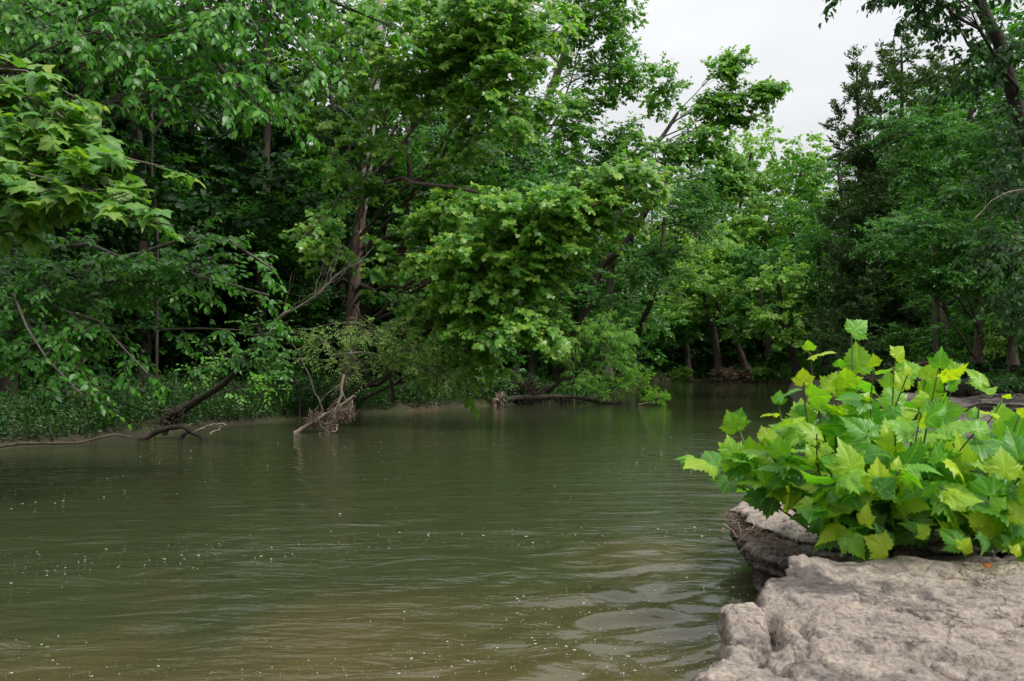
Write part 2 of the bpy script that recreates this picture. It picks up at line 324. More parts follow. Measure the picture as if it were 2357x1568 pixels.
def axis(lo, hi, c0, c1, fine, g):
    a = list(np.arange(c0, c1, fine)); s = fine; x = c1
    while x < hi: a.append(x); s *= g; x += s
    a.append(hi); s = fine; x = c0-fine
    while x > lo: a.insert(0, x); s *= g; x -= s
    a.insert(0, lo); return np.array(a)
def grid(xs, ys):
    X, Y = np.meshgrid(xs, ys, indexing='ij'); idx = np.arange(X.size).reshape(X.shape)
    q = np.stack([idx[:-1, :-1], idx[1:, :-1], idx[1:, 1:], idx[:-1, 1:]], -1).reshape(-1, 4); return X, Y, q
X, Y, q = grid(axis(-600, 600, -13, 20, 0.42, 1.1), axis(-80, 900, 8, 74, 0.5, 1.1))
o = obj('ground', mesh('ground', np.stack([X, Y, ground_h(X, Y)], -1), q, M['ground'])); o['kind'] = 'structure'
X, Y, q = grid(axis(-40, 60, -5.0, 2.4, 0.047, 1.08), axis(-30, 90, 2.1, 7.5, 0.045, 1.035))
def wave(X, Y):
    ca, sa = math.cos(-0.25), math.sin(-0.25); U = X*ca-Y*sa; V = X*sa+Y*ca
    w = fbm(np.stack([U*.4, V*.4, U*0+3], -1), 2)
    amp = np.exp(-((np.hypot(X*0.8, Y)-2)/7.5)**2)
    near = np.exp(-(((X-0.8)/1.0)**2+((Y-3.9)/2.2)**2))
    r = fbm(np.stack([U*1.3+w, V*3.4+w*1.5, U*0], -1), 2)
    r2 = fbm(np.stack([U*4.0-w+1.0*vnoise(np.stack([U*2, V*2, U*0+4], -1)), V*9.0+w, U*0+9], -1), 2)
    h = r*0.020*amp+near*(0.036*r2)+0.014*w*amp
    return h
o = obj('river_water', mesh('river_water', np.stack([X, Y, wave(X, Y)], -1), q, M['water'])); o['kind'] = 'structure'

# foam flecks and bubbles
rng = np.random.default_rng(5)
def foam():
    n = 4200; px = rng.uniform(-60, 1800, n); py = 960+rng.random(n)**0.8*600
    Yw = EYE*F/(py-HZ); x = (px-CX)/F*Yw; keep = (river_sd(x, Yw) < -0.3)
    dens = fbm(np.stack([x*.35+Yw*.1+3, Yw*1.1-x*.25, x*0+2], -1), 3); keep &= (dens+rng.normal(0, .26, n)) > 0.20
    x = x[keep]; y = Yw[keep]; n = len(x)
    r = (0.0013+0.0036*rng.random(n)**6)*np.clip(y/4.0, 0.8, 1.9); a = np.arange(7)/7*2*math.pi
    el_ = rng.uniform(1, 1.9, n); V = np.zeros((n, 15, 3)); ph = rng.random(n)*6
    for k, (rr, zz) in enumerate(((1.0, 0.001), (0.6, 0.16))):
        V[:, k*7:k*7+7, 0] = x[:, None]+np.cos(a)[None]*(r*el_*rr)[:, None]; V[:, k*7:k*7+7, 1] = y[:, None]+np.sin(a)[None]*(r*rr)[:, None]
        V[:, k*7:k*7+7, 2] = (r*zz)[:, None]
    V[:, 14, 0] = x; V[:, 14, 1] = y; V[:, 14, 2] = r*.22
    V[..., 2] += (wave(x, y)+0.002)[:, None]
    T = []
    for i in range(7):
        j = (i+1) % 7; T += [(i, j, 7+j), (i, 7+j, 7+i), (7+i, 7+j, 14)]
    T = np.array(T)[None]+np.arange(n)[:, None, None]*15
    return V.reshape(-1, 3), T.reshape(-1, 3)
V, T = foam(); o = obj('foam_flecks', mesh('foam_flecks', V, T, M['foam']), kind='stuff'); tag(o, 'small white foam flecks and bubbles drifting on the green river', 'foam')

# ------------------------------------------------------------------ rocks
def worley(p, sd):
    i0 = np.floor(p).astype(np.int64); f1 = np.full(p.shape[:-1], 9.0); f2 = f1.copy(); hid = np.zeros(p.shape[:-1])
    for dx in (-1, 0, 1):
        for dy in (-1, 0, 1):
            cx_ = i0[..., 0]+dx; cy_ = i0[..., 1]+dy; z0 = np.full(cx_.shape, int(sd*7)+1)
            qx = cx_+.5+.45*_h(cx_, cy_, z0); qy = cy_+.5+.45*_h(cx_, cy_, z0+5); d = np.hypot(p[..., 0]-qx, p[..., 1]-qy); hv = _h(cx_, cy_, z0+9)
            n1 = d < f1; f2 = np.where(n1, f1, np.minimum(f2, d)); hid = np.where(n1, hv, hid); f1 = np.where(n1, d, f1)
    return f1, f2, hid
def slab(name, outline, ztop, thick, parent=None, mat='rock', fine=0.012, rings=110, center=None, terr=0.03, amp=0.10, seed=0.0, tilt=(0, 0), inset=0.25, vis=None, sideN=22, edge_noise=0.05, cracks=(), power=0.75):
    ol = np.array(outline, float)[:, :2]; P2 = []
    m = len(ol)
    for i in range(m):
        a = ol[i]; b = ol[(i+1) % m]; L = np.linalg.norm(b-a); f = fine
        if vis is not None and i not in vis: f = fine*8
        k = max(1, int(L/f)); P2 += [a+(b-a)*j/k for j in range(k)]
    P2 = np.array(P2); c = np.array(center if center is not None else ol.mean(0))
    p3 = np.c_[P2, np.full(len(P2), seed)]
    dirs = unit(P2-c); P2 = P2+dirs*(fbm(p3*np.array([3.5, 3.5, 1]), 5, 0.6)*edge_noise+fbm(p3*np.array([19, 19, 1]), 3)*0.010)[:, None]
    n = len(P2); s = np.linspace(0, 1, rings)**power; s[0] = 0.002
    XY = c[None, None]+(P2-c)[None]*s[:, None, None]
    q3 = np.concatenate([XY, np.full(XY.shape[:2]+(1,), seed)], -1)
    big = fbm(q3*1.1, 3)*amp; bt = big/terr+fbm(q3*5, 4)*0.35; st = np.floor(bt); fr = bt-st
    h = (st+np.clip((fr-0.86)*7, 0, 1))*terr*0.8+(0.5-np.abs(fbm(q3*np.array([2.0, 4.0, 1])+7, 4)))*0.009+(0.5-np.abs(fbm(q3*15+3, 3)))*0.004+fbm(q3*5, 4)*0.005+fbm(q3*24, 3)*0.004
    for sc_, ah, ag in ((1.5, .020, .030), (6.0, .001, .007)):
        wp_ = q3[..., :2]*np.array([sc_*.6, sc_])+.45*np.stack([fbm(q3*sc_*.7, 3), fbm(q3*sc_*.7+31, 3)], -1); f1, f2, hv = worley(wp_, seed+sc_)
        h = h+hv*ah-ag*np.clip(1-(f2-f1)/(.05 if sc_ < 3 else .09), 0, 1)*np.clip(fbm(q3*2.2+77, 2)*4+.8, 0, 1)
    ridge = 1-np.abs(fbm(q3*np.array([1.3, 2.4, 1])+40, 3)); h = h-np.clip((ridge-0.955)/0.045, 0, 1)*0.03
    for pl in cracks:
        pl = np.array(pl)[:, :2]; d = np.full(XY.shape[:2], 9.0); wq = XY+0.03*np.stack([fbm(q3*7, 3), fbm(q3*7+9, 3)], -1)
        for a, b in zip(pl[:-1], pl[1:]):
            ab = b-a; tt = np.clip(((wq-a)@ab)/(ab@ab), 0, 1); d = np.minimum(d, np.linalg.norm(wq-(a+tt[..., None]*ab), axis=-1))
        h = h-0.09*np.exp(-(d/0.019)**2)-0.02*np.exp(-(d/0.07)**2)
    h = h-0.014*np.clip((s[:, None]-0.985)/0.015, 0, 1)**2-0.02*np.clip(fbm(q3*4+60, 3), 0, 1)*np.clip((s[:, None]-0.93)/0.07, 0, 1)
    Z = ztop+h+(XY[..., 0]-c[0])*tilt[0]+(XY[..., 1]-c[1])*tilt[1]
    top = np.concatenate([XY, Z[..., None]], -1)
    sides = []
    for k in range(1, sideN+1):
        f = k/sideN; zz = top[-1, :, 2]-f*thick
        pp = np.c_[P2*3.0, zz*14+seed]; lay = fbm(np.c_[P2*0.8, zz*26+seed], 3)
        gro = (1-np.abs(np.sin(zz*48+2.5*fbm(np.c_[P2*1.3, zz*4+seed], 2))))**6; ins = inset*f*f+0.05*np.abs(lay)+0.03*fbm(pp*2, 3)+.035*gro-0.015
        sides.append(np.c_[P2-dirs*ins[:, None], zz+fbm(pp, 2)*0.012])
    allr = np.concatenate([top, np.array(sides)], 0); R_ = len(allr); idx = np.arange(R_*n).reshape(R_, n)
    a0 = idx[:-1]; a1 = idx[1:]; qd = np.stack([a0, a1, np.roll(a1, -1, 1), np.roll(a0, -1, 1)], -1).reshape(-1, 4)
    V = allr.reshape(-1, 3); loc = np.array([c[0], c[1], 0])
    if parent is not None: loc = loc-np.array(parent.location)
    return obj(name, mesh(name, V-np.array([c[0], c[1], 0]), qd, M[mat]), parent, tuple(loc))
z = 0.5
pts = [(1588, 1530), (1602, 1503), (1646, 1468), (1673, 1449), (1662, 1430), (1659, 1397), (1696, 1385), (1733, 1377), (1764, 1364), (1768, 1348), (1803, 1331), (1807, 1319), (1832, 1314), (1878, 1302), (1932, 1298), (2010, 1292), (2085, 1292), (2168, 1298), (2251, 1306), (2357, 1308)]
ol = [tuple(G(a, b, z)[:2]) for a, b in pts]+[(3.4, 3.5), (4.6, 3.2), (5, 0), (4, -3), (0.5, -3), (0.1, -1), (0.1, 0.6), (0.35, 1.6), tuple(G(1612, 1600, z)[:2])]
crk = [[G(1765, 1400, z), G(1780, 1450, z), G(1752, 1480, z), G(1765, 1520, z), G(1800, 1560, z)], [G(1975, 1478, z), G(2080, 1488, z), G(2180, 1520, z), G(2270, 1540, z), G(2360, 1550, z)],
       [G(2250, 1530, z), G(2300, 1600, z)], [G(1860, 1500, z), G(1940, 1530, z), G(2040, 1565, z)]]
nvis = set(range(len(pts)))
fr = slab('foreground_rock', ol, z, 0.62, mat='rock', center=(2.0, 1.7), vis=nvis | {len(ol)-1}, fine=0.012, rings=180, terr=0.022, amp=0.075, cracks=crk, seed=2.0, inset=0.18, power=0.8, edge_noise=0.06)
tag(fr, 'broad pale pinkish limestone slab with cracks filling the lower right corner', 'rock')

led = thing('layered_ledge', 'grey layered limestone ledge jutting over the water under the leafy shrub', 'rock ledge', (2.2, 5.2, 0))
slab('rock_layer', [(1.53, 5.75), (1.476, 5.2), (1.42, 4.78), (1.43, 4.56), (1.5, 4.38), (1.43, 4.1), (1.55, 3.75), (2.2, 3.55), (4.2, 3.6), (6, 4.5), (5.5, 7.5), (3.5, 7.9), (2.4, 7.0), (1.85, 6.3)], 0.31, 0.20, led, 'rock_dark', center=(2.8, 5.2), rings=26, seed=4, terr=.02, amp=.03, vis={0, 1, 2, 3, 4, 5, 6, 12, 13}, inset=0.16, edge_noise=0.04)
slab('rock_layer', [(1.56, 5.70), (1.55, 5.3), (1.58, 5.0), (1.60, 4.8), (1.65, 4.5), (1.76, 4.32), (2.1, 4.0), (2.9, 3.86), (4.5, 3.9), (6, 5), (5.4, 7.4), (3.5, 7.7), (2.4, 6.9), (1.9, 6.2)], 0.41, 0.09, led, 'rock_dark', center=(2.8, 5.2), rings=20, seed=6, terr=.02, amp=.03, vis={0, 1, 2, 3, 4, 5, 6, 12, 13}, inset=0.08, tilt=(0.05, 0), edge_noise=0.03)
slab('rock_layer', [(1.58, 5.74), (1.54, 5.35), (1.56, 5.05), (1.62, 4.85), (1.68, 4.62), (1.85, 4.45), (2.3, 4.2), (3.0, 4.0), (4.5, 4.0), (6, 5), (5.3, 7.4), (3.5, 7.6), (2.5, 6.8), (1.95, 6.2)], 0.50, 0.085, led, 'rock', center=(2.8, 5.3), rings=44, seed=8, terr=.022, amp=.05, vis={0, 1, 2, 3, 4, 5, 6, 7, 12, 13}, inset=0.03, tilt=(0.07, 0), edge_noise=0.03)
slab('rock_block', [(1.5, 4.95), (1.46, 4.75), (1.48, 4.6), (1.75, 4.5), (2.1, 4.5), (2.2, 5.0), (1.8, 5.1)], 0.15, 0.3, led, 'rock_dark', center=(1.8, 4.8), rings=16, seed=9, terr=.02, amp=.03, inset=0.06, edge_noise=0.03)
k = 0
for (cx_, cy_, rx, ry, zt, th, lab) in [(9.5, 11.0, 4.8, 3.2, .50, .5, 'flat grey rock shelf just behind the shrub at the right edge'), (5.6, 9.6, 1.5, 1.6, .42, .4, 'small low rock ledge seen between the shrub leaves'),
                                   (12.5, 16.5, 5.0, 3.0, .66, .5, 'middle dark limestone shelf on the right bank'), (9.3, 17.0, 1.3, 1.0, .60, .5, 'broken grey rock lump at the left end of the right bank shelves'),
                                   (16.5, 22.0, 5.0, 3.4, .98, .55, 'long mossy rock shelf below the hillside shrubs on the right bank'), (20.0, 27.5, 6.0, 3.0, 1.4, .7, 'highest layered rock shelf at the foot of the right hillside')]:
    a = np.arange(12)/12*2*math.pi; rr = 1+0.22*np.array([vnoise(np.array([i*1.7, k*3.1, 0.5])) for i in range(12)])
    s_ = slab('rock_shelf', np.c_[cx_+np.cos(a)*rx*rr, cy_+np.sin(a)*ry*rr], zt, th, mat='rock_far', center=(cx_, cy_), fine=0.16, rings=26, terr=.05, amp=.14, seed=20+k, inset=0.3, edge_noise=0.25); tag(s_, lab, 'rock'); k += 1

# dead needles caught on the ledge
def sticks(rng, pts, n, spread, L, r, flat=0.12, up=0.0):
    c = resample(pts, 60); base = c[rng.integers(0, 60, n)]+rng.normal(0, 1, (n, 3))*np.array(spread)
    d = unit(rng.normal(0, 1, (n, 3))*np.array([1, 1, flat])+np.array([0, 0, up])); ln = L*rng.uniform(.4, 1, n)
    tt = np.linspace(-.5, .5, 3); cur = base[:, None]+d[:, None]*(ln[:, None]*tt[None])[..., None]
    cur[:, 1] += rng.normal(0, 1, (n, 3))*(ln*.08)[:, None]
    return tubes(cur, np.full((n, 3), r), 3)
rng = np.random.default_rng(8)
V, T = sticks(rng, np.array([(1.56, 5.6, .345), (1.55, 5.1, .345), (1.56, 4.7, .345), (1.62, 4.4, .35), (1.75, 4.15, .355), (2.0, 3.95, .36)]), 900, (.045, .07, .012), .10, .0016)
o = obj('pine_needle_litter', mesh('needles', V, T, M['debris']), kind='stuff'); tag(o, 'brown dead twigs and needles washed onto the lower shelf of the layered ledge', 'twig litter')
V, T = sticks(rng, np.array([(1.3, 4.95, .37), (1.52, 4.9, .36)]), 5, (.03, .03, .015), .30, .005)
o = obj('driftwood_sticks', mesh('sticks', V, T, M['pink_wood']), kind='stuff'); tag(o, 'few broken sticks poking from the lower shelf over the water', 'sticks')

# ------------------------------------------------------------------ leaves
def tpl_ring(half, mid, cup=0.18, droop=0.25, fold=0.12, wav=0.0):
    h = [tuple(p) for p in half]; loop = h+[(-x, y) for x, y in h[-2:0:-1]]; k = len(loop)
    inner = [(x*.55, mid+(y-mid)*.55) for x, y in loop]; pts = [(0, mid)]+inner+loop
    V = np.array([(x, y, -cup*x*x*1.5+fold*abs(x)-droop*y*y+wav*math.sin(11*abs(x)+9*y)+wav*.6*math.sin(23*x-4*y)) for x, y in pts]); T = []
    for i in range(k):
        j = (i+1) % k; a, b, c, d = 1+i, 1+j, 1+k+i, 1+k+j; T += [(0, a, b), (a, c, d), (a, d, b)]
    return V, np.array(T)
def tpl(half, mid, cup=0.18, droop=0.25, fold=0.12, wav=0.0):
    """half: outline x>=0 from base to tip; fan around centre point mid"""
    h = np.array(half, float); k = len(h); pts = [(0, mid)]+[tuple(p) for p in h]+[(-x, y) for x, y in h[1:-1]]
    V = np.array([(x, y, -cup*x*x*1.5+fold*abs(x)-droop*y*y+wav*math.sin(9*x+7*y)) for x, y in pts]); T = []
    for i in range(1, k): T.append((0, i, i+1))
    L = [1]+list(range(k+1, 2*k-1))+[k]
    for a, b in zip(L[:-1], L[1:]): T.append((0, b, a))
    return V, np.array(T)
SYC_H = [(0.0, 0.0), (0.09, -0.08), (0.20, -0.12), (0.24, -0.06), (0.38, -0.10), (0.37, -0.01), (0.54, 0.03), (0.48, 0.12), (0.62, 0.22), (0.58, 0.27), (0.72, 0.42), (0.57, 0.42), (0.55, 0.50), (0.42, 0.48), (0.45, 0.58), (0.35, 0.60), (0.37, 0.71), (0.27, 0.73), (0.25, 0.84), (0.15, 0.87), (0.0, 1.08)]
LEAF = {
 'syc_hi': tpl_ring(SYC_H, 0.25, cup=0.4, droop=0.25, fold=0.22, wav=0.025), 'syc_hi2': tpl_ring(SYC_H, 0.25, cup=0.9, droop=0.55, fold=0.6, wav=0.035),
 'syc_hi3': tpl_ring(SYC_H, 0.25, cup=-0.25, droop=-0.2, fold=-0.3, wav=0.04), 'syc_hi4': tpl_ring([(x*.8, y) for x, y in SYC_H], 0.25, cup=1.4, droop=0.7, fold=0.9, wav=0.03),
 'syc': tpl([(0, 0), (.42, -.03), (.68, .36), (.37, .5), (0, 1.02)], 0.25, cup=.3, droop=.25, fold=.15),
 'elm_hi': tpl([(0, 0), (.17, .08), (.30, .28), (.32, .45), (.27, .66), (.14, .86), (0, 1.08)], 0.42, cup=.3, droop=.25, fold=.25),
 'elm': tpl([(0, 0), (.26, .22), (.28, .55), (0, 1.05)], 0.4, cup=.2, droop=.2, fold=.25),
 'oval': (np.array([(0, 0, 0), (.26, .42, .07), (0, 1, -.15), (-.26, .42, .07)], float), np.array([(0, 1, 2), (0, 2, 3)])),
 'willow': (np.array([(0, 0, 0), (.075, .35, .02), (0, 1, -.25), (-.075, .35, .02)], float), np.array([(0, 1, 2), (0, 2, 3)])),
 'clump': (np.array([(0, 0, 0), (.32, .3, .05), (.1, 1, -.1), (-.34, .55, .08), (.45, .8, -.1)], float), np.array([(0, 1, 2), (0, 2, 3), (1, 4, 2)])),
 'needle': (np.array([(-.07, 0, 0), (.07, 0, 0), (.0, 1, 0), (.3, .5, .15)], float), np.array([(0, 1, 2), (1, 3, 2)])),
}
def place(R, pos, sc, key):
    V, T = LEAF[key]; n = len(pos)
    W_ = np.einsum('nij,kj->nki', R, V)*sc[:, None, None]+pos[:, None]
    TT = T[None]+(np.arange(n)*len(V))[:, None, None]
    return W_.reshape(-1, 3), TT.reshape(-1, 3), np.tile(V[:, :2], (n, 1))
def grow(rng, par, prad, dens, length, ang, t0=0.15, t1=1.0, droop=0.0, up=0.1, K=5, flat=0.5, rs=0.45, taper=0.5, maxn=None):
    M_, K0, _ = par.shape; seg = np.linalg.norm(np.diff(par, axis=1), axis=2); L = seg.sum(1)
    cnt = np.maximum(1, np.round(L*dens*rng.uniform(.8, 1.2, M_))).astype(int); idx = np.repeat(np.arange(M_), cnt); n = len(idx)
    order = np.concatenate([np.arange(c)+rng.random(c)*0.8 for c in cnt])/np.repeat(cnt, cnt); t = np.clip(t0+(t1-t0)*order, 0, 0.999)
    f = t*(K0-1); i = np.floor(f).astype(int); u = (f-i)[:, None]
    b = par[idx, i]*(1-u)+par[idx, i+1]*u; tan = unit(par[idx, i+1]-par[idx, i]); r = prad[idx, i]*(1-u[:, 0])+prad[idx, i+1]*u[:, 0]
    upv = np.array([0, 0, 1.0]); side = unit(np.cross(tan, upv)+1e-4); ver = np.cross(side, tan)
    sg = np.where((np.arange(n) % 2) == 0, 1, -1)
    phi = rng.normal(0, 1, n)*(1-flat)*1.7; sd_ = side*(np.cos(phi)*sg)[:, None]+ver*np.sin(phi)[:, None]
    a = np.radians(ang)*rng.uniform(.6, 1.25, n); d = unit(tan*np.cos(a)[:, None]+sd_*np.sin(a)[:, None]+upv*up)
    ln = length*rng.uniform(.55, 1.2, n)*(1-taper*t); ln = np.minimum(ln, np.maximum(L[idx]*0.9, length*.3))
    ts = np.linspace(0, 1, K); bend = unit(tan*0.6+rng.normal(0, .35, (n, 3)))
    cur = b[:, None]+(d[:, None]*ts[None, :, None]+bend[:, None]*(0.3*ts**2)[None, :, None]-upv*(droop*ts**2)[None, :, None])*ln[:, None, None]
    cur[:, 1:-1] += rng.normal(0, .03, (n, K-2, 3))*ln[:, None, None]
    rr = (r*rs)[:, None]*np.linspace(1, .3, K)[None]
    return cur, rr
def leafset(rng, tw, n, size, lean=(0, 0, 0), droop=0.3, jit=0.45, t0=0.1, young=0.0, tip=0.3):
    """tw (M,K,3) twigs, n leaves each -> R (N,3,3), pos, scale, tint"""
    M_, K, _ = tw.shape; t = np.clip(np.linspace(t0, 1, n)[None]+rng.normal(0, .04, (M_, n)), 0, .999)
    f = t*(K-1); i = np.floor(f).astype(int); u = (f-i)[..., None]; m = np.arange(M_)[:, None]
    pos = tw[m, i]*(1-u)+tw[m, i+1]*u; tan = unit(tw[m, i+1]-tw[m, i]); upv = np.array([0, 0, 1.0])
    side = unit(np.cross(tan, upv)+1e-4); sg = np.where(np.arange(n) % 2 == 0, 1, -1)[None, :, None]
    ax = unit(tan*0.55+side*sg*0.85-upv*droop+rng.normal(0, .28, tan.shape)); ax[:, -1] = unit(tan[:, -1]-upv*droop)
    nr = unit(upv+np.array(lean)+rng.normal(0, jit, tan.shape)); x = unit(np.cross(ax, nr)); zc = np.cross(x, ax)
    R = np.stack([x, ax, zc], -1).reshape(-1, 3, 3)
    sc = size*rng.uniform(.6, 1.2, (M_, n))*(1-0.35*t**3)
    tint = np.clip(tip*t**4*rng.random((M_, n))*2+young+(rng.random((M_, 1))-.5)*.5, 0, 1)
    return R, pos.reshape(-1, 3)+ax.reshape(-1, 3)*sc.reshape(-1, 1)*.18, sc.ravel(), tint.ravel()
def in_frame(p):
    with np.errstate(all='ignore'):
        a = CX+p[:, 0]/p[:, 1]*F; b = HZ+(EYE-p[:, 2])/p[:, 1]*F
    return (p[:, 1] > .5) & (a > -10) & (a < 2367) & (b > -10) & (b < 1578), a, b
def trunk_at(tr, zz):
    zc = tr[:, 2]; k = np.searchsorted(zc, np.clip(zz, zc[0], zc[-1]-1e-3)); k = min(max(k, 1), len(tr)-1); u = (zz-zc[k-1])/max(zc[k]-zc[k-1], 1e-6); return tr[k-1]+(tr[k]-tr[k-1])*np.clip(u, 0, 1), (k-1+np.clip(u, 0, 1))/(len(tr)-1)
PARTS_MESH = {}
def tree(name, label, cat, trunk, r0, r1, blobs=(), limbs=(), leaf='syc', mat='syc', hi=None, size=0.15, sub=(1.6, 1.4), tw=(3.5, .5), nl=7, bark='bark', seed=1, group=None, lean=(0, 0, 0), droop=.3,
         bdroop=.15, jit=.45, young=0., tip=.3, twigwood=False, flat=.5, nparts=0, limb_r=.35, rough=.14, trunkK=30, limb_up=.16, trunk_s=12, flare=.5, subang=50, twang=48, zdrop=.45, limb_t0=.25, joinlimbs=False, clip=None, reach=1.0, curl=0.0):
    rng = np.random.default_rng(seed); tr = resample(trunk, trunkK); base = tr[0].copy(); base_l = base
    root = thing(name, label, cat, base, group)
    rad = np.linspace(r0, r1, trunkK)*(1+flare*np.exp(-np.arange(trunkK)/trunkK*16))
    V, T = tubes(tr[None], rad[None], trunk_s, rough=rough, seed=seed); obj('trunk', mesh(name+'_trunk', V-base, T, M[bark]), root)
    curves = []; rads = []; mlimbs = []
    srt = np.argsort(tr[:, 2]); trs = tr[srt]
    for pts in limbs:
        c = resample(pts, 10); c[1:-1] += rng.normal(0, .012, (8, 3))*np.linalg.norm(c[-1]-c[0]); L = np.linalg.norm(c[-1]-c[0]); rr = np.clip(L*.0075, .010, r0*limb_r*1.2); curves.append(c); rads.append(np.linspace(rr, rr*.22, 10))
    for (c, rd, n) in blobs:
        c = np.array(c, float); nm_ = int(max(1, round(rd[0]*.9))); mains = []
        for j in range(nm_+n):
            T_ = c+unit(rng.normal(0, 1, 3))*np.array(rd)*(rng.random()**.4 if j >= nm_ else .45*(nm_ > 1))
            hd = np.linalg.norm((T_-tr[len(tr)//2])[:2]); a, tp = trunk_at(trs, T_[2]-zdrop*hd*rng.uniform(.7, 1.3))
            if j >= nm_:
                mc, mr = mains[int(np.argmin([np.linalg.norm(x[0][-1]-T_) for x in mains]))]; k_ = int(rng.integers(4, 9)); a = mc[k_]
            L = np.linalg.norm(T_-a); mid = (a+T_)/2+np.array([0, 0, limb_up*L])+rng.normal(0, .05, 3)*L
            ts = np.linspace(0, 1, 10)[:, None]; cc = (1-ts)**2*a+2*ts*(1-ts)*mid+ts**2*T_; cc[1:-1] += rng.normal(0, .012, (8, 3))*L
            if j < nm_:
                rr = min(np.clip(L*.0085, .006, .055), (r0+(r1-r0)*tp)*.6); mains.append((cc, np.linspace(rr, rr*.3, 10))); mlimbs.append(mains[-1])
            else:
                rr = max(.004, min(mr[k_]*.6, L*.008)); curves.append(cc); rads.append(np.linspace(rr, rr*.3, 10))
    for c_, r_ in mlimbs: curves.insert(len(limbs), c_); rads.insert(len(limbs), r_)
    curves = np.array(curves); rads = np.array(rads)
    nex = len(limbs)+len(mlimbs)
    if joinlimbs: nex = 0
    for j in range(nex):
        V, T = tubes(curves[j:j+1], rads[j:j+1], 6, rough=.1, seed=seed+j); obj('limb', mesh(name+'_limb', V-base, T, M[bark]), root)
    sb, sr = grow(rng, curves, rads, sub[0], sub[1], subang, t0=limb_t0, droop=bdroop, up=.08, K=5, flat=flat)
    twc, twr = grow(rng, sb, sr, tw[0], tw[1], twang, t0=.1, droop=bdroop*1.2, up=0.0, K=4, flat=flat)
    ends = np.concatenate([twc, sb[:, 1:5]], 0)
    if clip is not None:
        ok = clip(ends[:, -1]); ends = ends[ok]; okt = clip(twc[:, -1]); twc = twc[okt]; twr = twr[okt]; oks = clip(sb[:, -1]); sb = sb[oks]; sr = sr[oks]
    wood = [tubes(sb, np.maximum(sr, .003), 3)]
    if len(curves) > nex: wood.append(tubes(curves[nex:], rads[nex:], 4))
    if twigwood: wood.append(tubes(twc, np.maximum(twr, .0022), 3))
    V, T = join(wood); obj('branches', mesh(name+'_branches', V-base, T, M[bark if not twigwood else 'twig']), root, kind='stuff')
    R, pos, sc, ti = leafset(rng, ends, nl, size, lean, droop, jit, young=young, tip=tip)
    if nparts:
        vis, pa, pb_ = in_frame(pos); score = np.where(vis, sc/pos[:, 1], 0); sel = np.argsort(-score)[:nparts]
        key = hi; var = ['syc_hi', 'syc_hi2', 'syc_hi3', 'syc_hi4'] if hi == 'syc_hi' else [hi]
        for q_ in sel:
            kv = var[rng.integers(0, len(var))]; yt = 0 if ti[q_] < .35 else (1 if ti[q_] < .7 else 2); mk = (kv, mat, yt)
            if mk not in PARTS_MESH:
                V, T = LEAF[kv]; PARTS_MESH[mk] = mesh('leaf', V, T, M[mat], uv=V[:, :2], tint=np.full(len(V), (.12, .5, .9)[yt]))
            o = bpy.data.objects.new('leaf', PARTS_MESH[mk]); C.objects.link(o); o.parent = root
            mm = np.eye(4); mm[:3, :3] = R[q_]*sc[q_]; mm[:3, 3] = pos[q_]-base; o.matrix_basis = Matrix(mm.tolist())
        keep = np.ones(len(pos), bool); keep[sel] = False; R = R[keep]; pos = pos[keep]; sc = sc[keep]; ti = ti[keep]
        dist = pos[:, 1]
    V, T, uv = place(R, pos, sc, leaf)
    obj('crown', mesh(name+'_crown', V-base, T, M[mat], uv=uv if hi else None, tint=np.repeat(ti, len(LEAF[leaf][0]))), root, kind='stuff')
    return root
def B(px, py, Y, rx, ry, rz, n): return (P(px, py, Y), (rx, ry, rz), n)
RIVERLEAN = (.3, -.75, 0)

# ---- left bank: big sycamore branch hanging in from the left
tree('sycamore_tree', 'sycamore reaching in from the left edge with large sunlit pale green leaves', 'tree',
     [(-10.6, 8.6, .5), (-9.8, 8.6, 3), (-9.2, 8.5, 6), (-9.2, 8.4, 11)], .26, .16,
     limbs=[PX([(-420, 60, 8.3), (-150, 120, 8), (60, 220, 7.7), (250, 330, 7.5), (380, 385, 7.3)]), PX([(-420, 250, 8.3), (-180, 330, 8), (30, 400, 7.6), (200, 440, 7.4), (330, 520, 7.2), (400, 520, 7.2)]),
            PX([(-400, 100, 8.2), (-100, 130, 7.8), (60, 170, 7.5), (200, 240, 7.4)]), PX([(-400, 300, 8), (-100, 340, 7.6), (60, 400, 7.2), (220, 445, 7.0)]), PX([(-400, 260, 8.2), (-100, 300, 7.8), (100, 350, 7.4), (260, 430, 7.2)])],
     blobs=[B(60, 400, 7.2, .6, .5, .22, 14), B(200, 430, 7.1, .45, .4, .12, 8), B(40, 230, 7.6, .6, .5, .4, 12), B(180, 300, 7.4, .4, .4, .2, 6), B(-120, 250, 7.5, .5, .5, .6, 5)],
     leaf='syc', hi='syc_hi', mat='syc_near', size=.165, sub=(1.3, .55), tw=(3.2, .28), nl=6, seed=11, bark='bark_grey', lean=(.35, -.35, 0), droop=.25, young=.12, tip=.5, twigwood=True, nparts=300, jit=.35, limb_t0=.5, reach=1.0, limb_up=.05)
